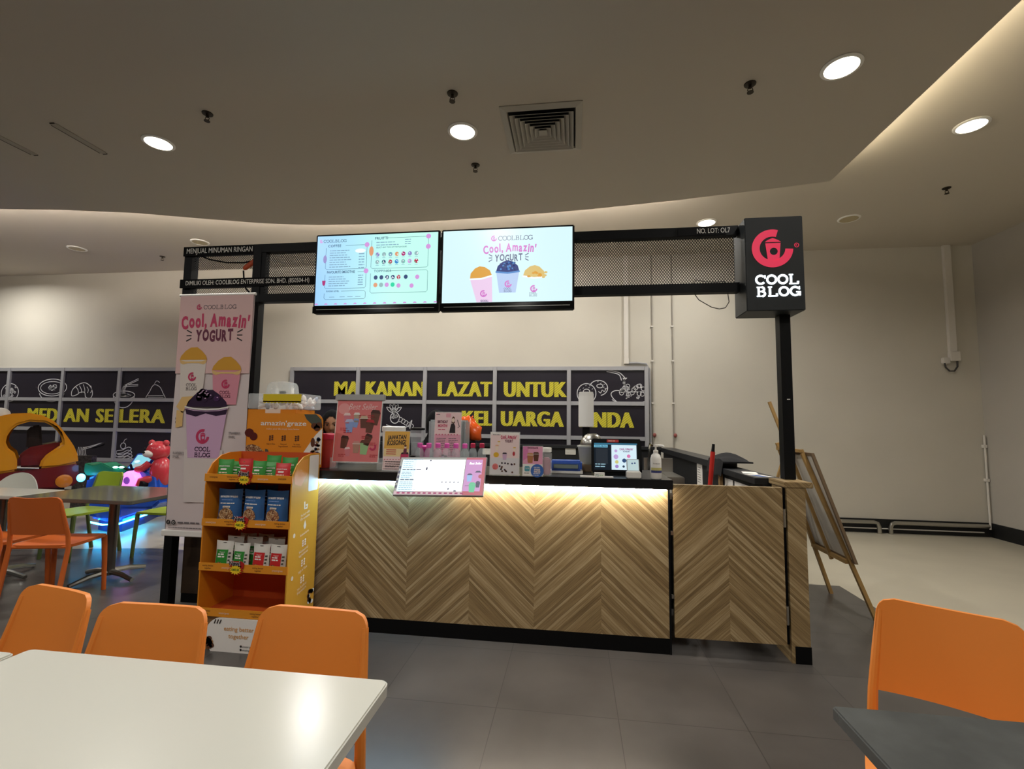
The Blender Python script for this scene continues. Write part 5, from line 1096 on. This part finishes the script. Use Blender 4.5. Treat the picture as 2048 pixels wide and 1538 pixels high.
def table(name,label,x0,x1,y0,y1,m,th=.035,rnd=.03,bases=None,mb=None,fa=0):
    t=thing(name,label,'table',((x0+x1)/2,(y0+y1)/2,0)); w,d=(x1-x0)/2,(y1-y0)/2
    pts=[]
    for cx,cy,a in ((w-rnd,d-rnd,0),(-w+rnd,d-rnd,90),(-w+rnd,-d+rnd,180),(w-rnd,-d+rnd,270)):
        pts+= [(cx+rnd*math.cos(math.radians(a+q)),cy+rnd*math.sin(math.radians(a+q))) for q in (0,30,60,90)]
    b=MB(); b.prism(pts,.75-th,.75,m,'z'); b.build('tabletop',t,bevel=.004)
    for bx in bases or [0]:
        b=MB(); b.tube([(bx,0,.03),(bx,0,.75-th-.005)],.038,mb or m_ped,16); b.build('pedestal',t)
        for k in range(4):
            a=fa+pi/2*k; b=MB(); b.tube([(bx,0,.06),(bx+.16*math.cos(a),.16*math.sin(a),.05),(bx+.30*math.cos(a),.30*math.sin(a),.018)],.026,m_steel if mb is None else mb,8,r1=.018); b.build('foot',t)
        b=MB(); b.box(bx-.2,bx+.2,-.2,.2,.75-th-.012,.75-th,m_blk); b.build('top_plate',t,smooth=0)
    return t
m_ped=M('pedestal_metal','6a6460',.3,metal=.7)
table('dining_table','white table filling the lower left foreground',-1.562,-.472,.42,1.232,m_cream_t,th=.035,rnd=.02,bases=[-.25,.25])
table('dining_table','white table beyond the joint at far lower left',-2.66,-1.575,.42,1.205,m_cream_t,th=.035,rnd=.015,bases=[-.25,.25])
table('dining_table','dark grey stone-look table at the lower right corner',.622,1.75,.50,1.29,m_tabk,th=.032,rnd=.008,bases=[.0],mb=m_blk)
table('dining_table','grey laminate table on pedestal at left by the rides',-4.655,-3.55,3.43,4.20,m_tabg,th=.03,rnd=.02,bases=[.0],fa=-.2)
table('dining_table','white table beside the grey table at left edge',-5.66,-4.675,3.46,3.86,m_cream_t,th=.03,rnd=.02,bases=[.1])
q=G(43,945,.80); rz=pi+.35; l=q+F2(rz)*.29; chair('shell_chair','white round-backed chair before the yellow car ride',(l.x,l.y,0),rz,m_cream_t,m_ped,bw=.46,bt=.44,top=.81,roundtop=True,z0=.47)
q=G(226,945,.82); rz=pi-.12; l=q+F2(rz)*.29; chair('dining_chair','lime green chair with full back seen behind the grey table',(l.x,l.y,0),rz,m_green,m_dgreen)
q=G(150,1018,.45); chair('dining_chair','lime green chair showing only its seat under grey table',(q.x,q.y-.1,0),pi+.9,m_green,m_dgreen,top=.70) if 0 else None
q=G(330,1022,.45); chair('dining_chair','lime green chair half hidden behind the hanging banner',(q.x,q.y+.05,0),pi/2,m_green,m_dgreen)

# ================================================================ EASEL
m_pine=M('pine_wood','9c7b48',.5,noise=.15,nscale=12); m_canv=M('board_back','c4bdb0',.7); m_bfr=M('board_frame_brown','6e5a44',.55)
t=thing('display_easel','pine easel standing behind the end post','easel',(2.2,4.2,0))
def E(x,y,z): return (x-2.2,y-4.2,z)
kx=lambda z:2.21-.3*z
def member(name,p,r): bb=MB(); bb.tube([E(*q) for q in p],r,m_pine,4,sq=True); return bb.build(name,t,smooth=0)
member('leg',[(2.205,4.50,0),(kx(1.28)-.01,4.52,1.28)],.019); member('leg',[(2.225,3.92,0),(kx(1.22)-.01,4.12,1.24)],.019)
member('mast',[(kx(.36)-.02,4.22,.36),(kx(1.64)-.02,4.36,1.64)],.016)
member('rear_leg',[(1.42,4.33,0),(kx(1.2)-.05,4.33,1.2)],.014)
member('cross_bar',[(kx(.40)-.012,4.51,.40),(kx(.40)-.012,3.99,.40)],.020)
member('cross_bar',[(kx(1.21)-.02,4.54,1.23),(kx(1.21)-.02,4.10,1.23)],.018)
t=thing('display_board','framed board leaning on the easel, seen from its back','board',(2.2,4.2,0))
def bp(u,v,off): # u along y, v along height
    z=.40+v*.82; return (kx(z)+.012+off-2.2+0, 4.0+(.62-0)*u-.07*(1-v)+.0-4.2+ (0.0), z)
for nm,u0,u1,v0,v1,o0,o1,m in (('panel',.02,.98,.02,.98,.006,.014,m_canv),('frame_rail',0,1,0,.03,0,.022,m_bfr),('frame_rail',0,1,.97,1,0,.022,m_bfr),('frame_stile',0,.035,.03,.97,0,.022,m_bfr),('frame_stile',.965,1,.03,.97,0,.022,m_bfr)):
    b=MB(); vs=[bp(u,v,o) for o in (o0,o1) for v in (v0,v1) for u in (u0,u1)]
    b.add(vs,[(0,2,3,1),(4,5,7,6),(0,1,5,4),(2,6,7,3),(0,4,6,2),(1,3,7,5)],m); b.build(nm,t,smooth=0)

# ================================================================ PEOPLE
m_skin=M('skin','9a7256',.5,spec=.3); m_hij=M('black_hijab','0c0c0e',.9,spec=.15); m_tun=M('black_tunic','131316',.85,spec=.2); m_eye=M('eye_white','b0a598',.3); m_iris=M('eye_dark','1a1210',.2); m_lip=M('lip','7d4a40',.5); m_brow=M('brow','2a1c14',.8)
def skinmesh(J,E_,root=0,sub=2):
    me=bpy.data.meshes.new('s'); bm=bmesh.new(); ly=bm.verts.layers.skin.verify(); vs=[bm.verts.new(p[:3]) for p in J]
    for a,c in E_: bm.edges.new((vs[a],vs[c]))
    for v,p in zip(vs,J): v[ly].radius=(p[3],p[4] if len(p)>4 else p[3])
    vs[root][ly].use_root=True
    bm.to_mesh(me); bm.free(); o=bpy.data.objects.new('s',me); COL.objects.link(o)
    o.modifiers.new('k','SKIN').use_smooth_shade=True; s=o.modifiers.new('u','SUBSURF'); s.levels=sub; s.render_levels=sub
    dg=bpy.context.evaluated_depsgraph_get(); m2=bpy.data.meshes.new_from_object(o.evaluated_get(dg))
    r=([tuple(v.co) for v in m2.vertices],[tuple(p.vertices) for p in m2.polygons]); bpy.data.objects.remove(o); return r
def person(label,x,y,rz,headz,look=0,nod=.12):
    s=headz/1.40; t=thing('person',label,'person',(x,y,0),rz,'kiosk workers in black headscarves')
    Z=lambda *a:tuple(q*s for q in a)
    J=[Z(0,0,.80,.12,.09),Z(0,0,.98,.10,.075),Z(0,0,1.15,.115,.08),Z(0,0,1.24,.06,.05),Z(0,-.01,1.31,.045,.045)]
    Ed=[(0,1),(1,2),(2,3),(3,4)]
    def chain(root,pts):
        p=root
        for q in pts: J.append(Z(*q)); Ed.append((p,len(J)-1)); p=len(J)-1
        return p
    for sd in (-1,1):
        wq=chain(2,[(sd*.15,0,1.17,.05),(sd*.185,-.02,.98,.038),(sd*.19,-.04,.93,.036),(sd*.13,-.20,.90,.026),(sd*.11,-.255,.90,.030,.018)])
        for f in range(4):
            a=(f-1.5)*.016; L=(.052,.062,.058,.045)[f]
            chain(wq,[(sd*(.11)+a,-.285,.898,.0085),(sd*.11+a*1.25,-.285-L*.6,.888,.0075),(sd*.11+a*1.3,-.285-L,.872,.0065)])
        chain(wq,[(sd*.075,-.262,.89,.009),(sd*.06,-.29,.88,.0075)])
        k=chain(0,[(sd*.085,0,.74,.085),(sd*.09,-.005,.43,.055),(sd*.09,.01,.09,.036),(sd*.09,-.04,.045,.036),(sd*.092,-.13,.03,.03)])
    v,f=skinmesh(J,Ed); b=MB(); b.add(v,f,m_skin)
    # head with a face, looking along -Y
    R=Matrix.Rotation(nod,3,'X')@Matrix.Rotation(look,3,'Z'); hc=Vector(Z(0,-.02,1.40))
    hv=[];hf=[];n,k=40,30
    def hp(th,ph):
        d=Vector((math.sin(th)*math.sin(ph),-math.sin(th)*math.cos(ph),math.cos(th))); X,Y_,Q=d.x*.074,d.y*.092,d.z*.112
        if Q<0: X*=1-.30*(Q/.112)**2; Y_*=1-.10*(Q/.112)**2
        fr=max(0,-d.y)
        if fr>0:
            nz=math.exp(-(X/.011)**2-((Q+.018)/.022)**2)*.020+math.exp(-(X/.008)**2-((Q-.01)/.03)**2)*.008
            ey=sum(math.exp(-((X-sx)/.015)**2-((Q-.012)/.012)**2) for sx in (-.031,.031))*.010
            ck=sum(math.exp(-((X-sx)/.02)**2-((Q+.03)/.02)**2) for sx in (-.038,.038))*.004
            lp=math.exp(-(X/.022)**2-((Q+.055)/.010)**2)*.006; ch=math.exp(-(X/.02)**2-((Q+.092)/.014)**2)*.006
            Y_-=fr*(nz-ey+ck+lp+ch)
        return hc+R@Vector((X*s,Y_*s,Q*s))
    for i in range(k+1):
        for j in range(n): hv.append(hp(pi*i/k,2*pi*j/n))
    for i in range(k):
        for j in range(n): hf.append((i*n+j,i*n+(j+1)%n,(i+1)*n+(j+1)%n,(i+1)*n+j))
    b.add(hv,hf,m_skin)
    for sx in (-1,1):
        e=Vector((sx*.031,-.074,.010))*s; b.ell(hc+R@e,(.0125*s,.0085*s,.0042*s),m_eye,12,8,R); b.ell(hc+R@(e+Vector((0,-.0065,-.001))*s),(.0062*s,.004*s,.0062*s),m_iris,10,6,R)
        br=[Vector((sx*(.014+.011*q),-.088+.004*q,.030+.004*math.sin(q*.9)))*s for q in range(4)]; b.tube([hc+R@q_ for q_ in br],.0032*s,m_brow,6,r1=.002*s)
        lid=[Vector((sx*(.018+.009*q),-.083+.003*q*q*.3,.0145+.003*math.sin(q)))*s for q in range(4)]; b.tube([hc+R@q_ for q_ in lid],.0022*s,m_brow,6)
    b.ell(hc+R@(Vector((0,-.092,-.052))*s),(.021*s,.007*s,.0045*s),m_lip,12,6,R); b.ell(hc+R@(Vector((0,-.091,-.060))*s),(.017*s,.007*s,.005*s),m_lip,12,6,R)
    b.build('body',t,smooth=70)
    # headscarf: hood open at the face, falling to chest and shoulders
    v=[];f=[];n,k=44,34
    for i in range(k+1):
        th=pi*i/k
        for j in range(n):
            q=hp(th,2*pi*j/n)-hc; d=q.normalized(); v.append(hc+q*1.0+d*.016*s+Vector((0,.012*s,0)))
    for i in range(k):
        for j in range(n):
            th=pi*(i+.5)/k; ph=2*pi*(j+.5)/n; d=Vector((math.sin(th)*math.sin(ph),-math.sin(th)*math.cos(ph),math.cos(th)))
            if d.y<-.25 and (d.x/.72)**2+((d.z+.12)/.78)**2<1: continue
            f.append((i*n+j,i*n+(j+1)%n,(i+1)*n+(j+1)%n,(i+1)*n+j))
    h=MB(); h.add(v,f,m_hij)
    prof=[(.070,1.335),(.082,1.30),(.10,1.27),(.15,1.225),(.19,1.18),(.205,1.12),(.215,1.05)]
    vs=[];n=36
    for r,z in prof:
        for j in range(n): a=2*pi*j/n; vs.append(Vector((r*math.cos(a)*(1+.03*math.sin(7*a)),r*math.sin(a)*.74*(1+.05*math.sin(9*a))-.005,z))*s)
    h.add(vs,[(i*n+j,i*n+(j+1)%n,(i+1)*n+(j+1)%n,(i+1)*n+j) for i in range(len(prof)-1) for j in range(n)],m_hij)
    h.build('headscarf',t,smooth=70)
    JJ=[Z(0,0,.62,.17,.13),Z(0,0,.80,.145,.11),Z(0,0,.98,.125,.095),Z(0,0,1.15,.13,.095),Z(0,0,1.225,.075,.06)]; EE=[(0,1),(1,2),(2,3),(3,4)]
    for sd in (-1,1):
        p=3
        for q in ((sd*.15,0,1.17,.066),(sd*.185,-.02,.98,.055),(sd*.19,-.04,.93,.052),(sd*.14,-.175,.905,.042)): JJ.append(Z(*q)); EE.append((p,len(JJ)-1)); p=len(JJ)-1
    v,f=skinmesh(JJ,EE); h=MB(); h.add(v,f,m_tun); h.build('tunic',t,smooth=70)
    for sd in (-1,1):
        v,f=skinmesh([Z(sd*.085,0,.78,.10),Z(sd*.09,-.005,.43,.072),Z(sd*.09,.01,.08,.06)],[(0,1),(1,2)]); h=MB(); h.add(v,f,m_tun); h.build('trouser_leg',t,smooth=70)
        h=MB(); h.ell(Z(sd*.09,-.05,.04),Z(.05,.12,.04),m_mblk); h.build('shoe',t)
    return t
q=P(662,850,3.90); person('kiosk worker in black headscarf looking down beside pink poster',q.x,3.92,.35,q.z+.01,look=.05,nod=.26)
q=P(873,852,4.0); person('kiosk worker in black headscarf hidden behind the pink notice',q.x,4.0,pi+.5,q.z+.015)
# ================================================================ CHILDREN'S RIDES
m_ry=M('ride_yellow','d08a1c',.2,coat=.4); m_rr=M('ride_red','661418',.25,coat=.3); m_rd=M('ride_dark','2a1712',.4); m_ro=M('ride_orange_lamp','c9741e',.25); m_rw=M('ride_white','d5d2cc',.3)
CA=math.radians(52); CB=Vector((-6.95,5.30,0)); CU=Vector((math.cos(CA),math.sin(CA),0)); CN=Vector((-math.sin(CA),math.cos(CA),0)); YN,YR=5.15,5.95   # the car stands turned; CP gives points in its own side plane
LD=.7
t=thing('car_ride',"child's coin ride shaped like a rounded yellow car with red base",'ride',tuple(CB),CA)
def CP(pts,y=YN):
    o=[]
    for a,c in pts:
        d=ray(a,c); q=Vector((0,0,H))+d*((CB.dot(CN)+(y-YN))/d.dot(CN)); o.append(((q-CB).dot(CU),q.z))
    return o
outer=[(157,926),(155,908),(148,892),(140,880),(131,868),(122,855),(108,842),(86,831),(60,826),(25,827),(0,832),(-40,842),(-75,868),(-95,905),(-100,945)]
inner=[(0,947),(34,942),(34,920),(29,906),(16,896),(11,885),(14,872),(22,860),(35,850),(60,843),(90,845),(110,855),(119,866),(124,880),(124,888),(108,899),(92,910),(82,922),(77,937),(118,934)]
prof=CP(outer+inner)
b=MB(); b.prism(prof,0,.07,m_ry,'y'); b.build('side_shell',t,bevel=.025,smooth=60)
b=MB(); b.prism(prof,LD-.07,LD,m_ry,'y'); b.build('side_shell',t,bevel=.025,smooth=60)
band=CP(outer[3:13])+CP([(a,c+9) if 40<a<100 else (a-8 if a>60 else a+10,c+7) for a,c in outer[3:13]][::-1])
b=MB(); b.prism(band,0.07,LD-.07,m_ry,'y'); b.build('roof',t,smooth=60)
b=MB(); b.prism(CP([(34,938),(34,915),(45,905),(60,895),(110,886),(128,884),(140,890),(150,905),(150,930),(78,936)]),0.08,LD-.08,m_rr,'y'); b.build('seat_tub',t,bevel=.03,smooth=60)
b=MB(); b.prism(CP([(50,900),(52,862),(62,852),(82,850),(84,895)]),.35,.47,m_rd,'y'); b.build('seat_back',t,bevel=.02)
base=[(-100,945),(0,948),(34,943),(78,938),(157,927),(157,958),(150,970),(120,976),(60,980),(0,985),(-100,990)]
b=MB(); b.prism(CP(base),-.03,LD+.03,m_rr,'y'); b.build('red_base',t,bevel=.02,smooth=60)
b=MB(); p=CP([(34,935),(78,936)]); b.tube([(p[0][0],-.04,p[0][1]),(p[1][0],-.04,p[1][1])],.007,m_rw,8); b.build('trim_line',t)
p=CP([(128,962)],YN-.03)[0]; b=MB(); b.lathe([(.085,.0),(.085,-.012),(.06,-.022),(0.001,-.026)],(p[0],-.03,p[1]),m_ro,24,ax='y'); b.build('round_lamp',t)
p=CP([(0,829)],5.55)[0]; b=MB(); b.ell((p[0],.4,p[1]),(.10,.10,.09),m_rw); b.build('roof_lamp',t)
b=MB(); x0=CP([(-100,985)])[0]; x1=CP([(150,972)])[0]; b.box(x0[0]+.1,x1[0]-.1,0.1,LD-.1,0,x1[1]+.02,m_blk); b.build('pedestal',t,smooth=0)

m_bb=M('ride_blue','2a56c0',.2,coat=.4); m_bd=M('ride_navy','1b2f74',.3); m_bgn=M('ride_green','2f8a6a',.25); m_bear=M('ride_bear_red','c23a46',.22,coat=.4); m_muz=M('bear_muzzle','d9cfcc',.4)
YB2=5.30
t=thing('motorbike_ride',"child's blue motorbike ride with glowing pink wheel light",'ride',(-5.4,YB2,0))
def BP(px,py,y=YB2): q=P(px,py,y); return Vector((q.x+5.4,y-YB2,q.z))
pl=[G(*q,.17) for q in ((176,1036),(205,1042),(236,1041),(294,1022),(325,1008))]
plan=[(q.x+5.4,q.y-YB2) for q in pl]; plan+= [(plan[-1][0]+.1,plan[-1][1]+.35),(plan[-1][0]-.35,plan[-1][1]+.65),(plan[0][0],plan[0][1]+.7),(plan[0][0]-.15,plan[0][1]+.35)]
b=MB(); b.prism(plan,.16,.40,m_bb,'z'); b.build('hull',t,bevel=.04,smooth=60)
cx=sum(q[0] for q in plan)/len(plan); cy=sum(q[1] for q in plan)/len(plan)
b=MB(); b.prism([(cx+(a-cx)*.8,cy+(c-cy)*.8) for a,c in plan],0,.165,m_bd,'z'); b.build('plinth',t,smooth=0)
m_cy=M('led_cyan','ffffff',em=34,ecol='28c8ff'); m_vi=M('led_violet','ffffff',em=40,ecol='5a62ff'); m_pkl=M('lit_pink_globe','f0a0e8',.3,em=2.2,ecol='e86ae6')
b=MB(); b.tube([(a,c,.125) for a,c in plan[:4]],.011,m_cy,8); b.build('led_strip',t)
b=MB(); b.tube([(a,c,.125) for a,c in plan[5:9]],.011,m_vi,8); b.build('led_strip',t)
# body over the hull
b=MB(); p=[BP(185,985),BP(190,955),BP(215,945),BP(262,945),BP(300,935),BP(330,950),BP(335,1000),BP(320,1015),BP(195,1015)]
b.prism([(q.x,q.z) for q in p],-.12,.16,m_bb,'y'); b.build('body',t,bevel=.03,smooth=60)
b=MB(); p=[BP(176,942),BP(178,925),BP(195,930),BP(212,925),BP(230,934),BP(262,938),BP(262,950),BP(180,950)]; b.prism([(q.x,q.z) for q in p],-.06,.14,m_bgn,'y'); b.build('front_cowl',t,bevel=.012)
for a in ((243,935),(255,935)):
    b=MB(); b.ell(BP(*a)+Vector((0,-.08,.01)),(.035,.02,.012),M('led_mint','ffffff',em=5,ecol='9ffff0')); b.build('indicator_light',t)
b=MB(); b.ell(BP(185,953)+Vector((0,-.14,0)),(.045,.04,.05),M('led_cyan_lens','ffffff',em=9,ecol='30b8ff')); b.build('headlamp',t)
q=BP(285,957); b=MB(); b.lathe([(.001,-.05),(.06,-.05),(.10,-.03),(.112,0),(.112,.05),(.001,.05)],(q.x,-.17,q.z),m_pkl,28,ax='y'); wl=b.build('wheel_light',t)
b=MB(); b.lathe([(.001,-.056),(.04,-.056),(.045,-.05),(.001,-.05)],(q.x+.01,-.17,q.z),M('hub_violet','8a4ac0',.3,em=.4,ecol='8a4ac0'),20,ax='y'); b.build('hub',wl)
q=BP(307,966); b=MB(); b.lathe([(.001,-.03),(.045,-.03),(.05,0),(.05,.03),(.001,.03)],(q.x,-.15,q.z),m_blk,20,ax='y'); b.build('rear_wheel',t)
# console with screen
o=BP(255,936); u=(BP(291,936)-o); v=BP(263,911)-o; w_=u.length
v=Vector((0.02,.10,v.z)); n=u.normalized().cross(v.normalized())
mt=Matrix((u.normalized(),v.normalized(),n)).transposed().to_4x4(); mt.translation=o
b=MB(); b.box(-.02,w_+.02,-.03,v.length+.03,-.10,0,m_bb,mt); cs=b.build('console',t,bevel=.012)
b=MB(); b.box(.015,w_-.01,.0,v.length,-.0,.004,scr('ride_screen','8fd8e8',1.0),mt); b.build('screen',cs,smooth=0)
A=Art(tuple(mt@Vector((.015,0,.005))),u.normalized(),v.normalized()); A.poly([(.02,.01),(w_-.05,.015),(w_-.06,.05),(.06,.06)],scr('ride_screen_grey','b8c8cc',.9),1); A.ell(.06,.09,.04,.02,scr('ride_screen_white','e8fbff',1),1); A.build('screen_picture',cs)
b=MB(); b.tube([BP(268,940)+Vector((0,-.05,0)),BP(250,931)+Vector((0,-.08,0))],.014,m_blk,8); b.tube([BP(272,940)+Vector((0,-.05,0)),BP(276,928)+Vector((0,-.10,0))],.014,m_blk,8); b.build('handlebar',t)
# plain bear figure riding
b=MB(); h=BP(317,902); b.ell(h,(.135,.12,.125),m_bear,24,16); b.ell(h+Vector((-.10,.0,.10)),(.04,.03,.04),m_bear); b.ell(h+Vector((.10,.0,.10)),(.04,.03,.04),m_bear)
b.ell(BP(322,945),(.13,.11,.20),m_bear,24,16); b.tube([BP(318,925)+Vector((-.05,-.08,0)),BP(303,935)+Vector((0,-.12,0)),BP(292,938)+Vector((0,-.12,0))],.042,m_bear,12); b.tube([BP(318,955)+Vector((0,-.08,0)),BP(302,960)+Vector((0,-.14,0)),BP(300,968)+Vector((0,-.14,0))],.05,m_bear,12); b.build('bear_figure',t,smooth=70)
b=MB(); b.ell(h+Vector((-.035,-.10,-.03)),(.072,.05,.045),m_muz); mz=b.build('muzzle',t); b=MB(); b.ell(h+Vector((-.06,-.145,-.012)),(.018,.012,.014),m_blk); b.build('nose',mz)
for s in (-.085,.01): b=MB(); b.ell(h+Vector((s,-.108,.03)),(.010,.008,.013),m_blk); b.build('eye',t)
# speckled panel stand between the rides
b=MB(); b.box(-.16,.16,-.04,.04,.0,.82,M('speckled_panel','3a3434',.4,noise=.9,nscale=30)); tag(b.build('speckled_panel',loc=(P(168,950,6.6).x,6.6,0),smooth=0),'dark speckled panel standing between the two rides','panel')
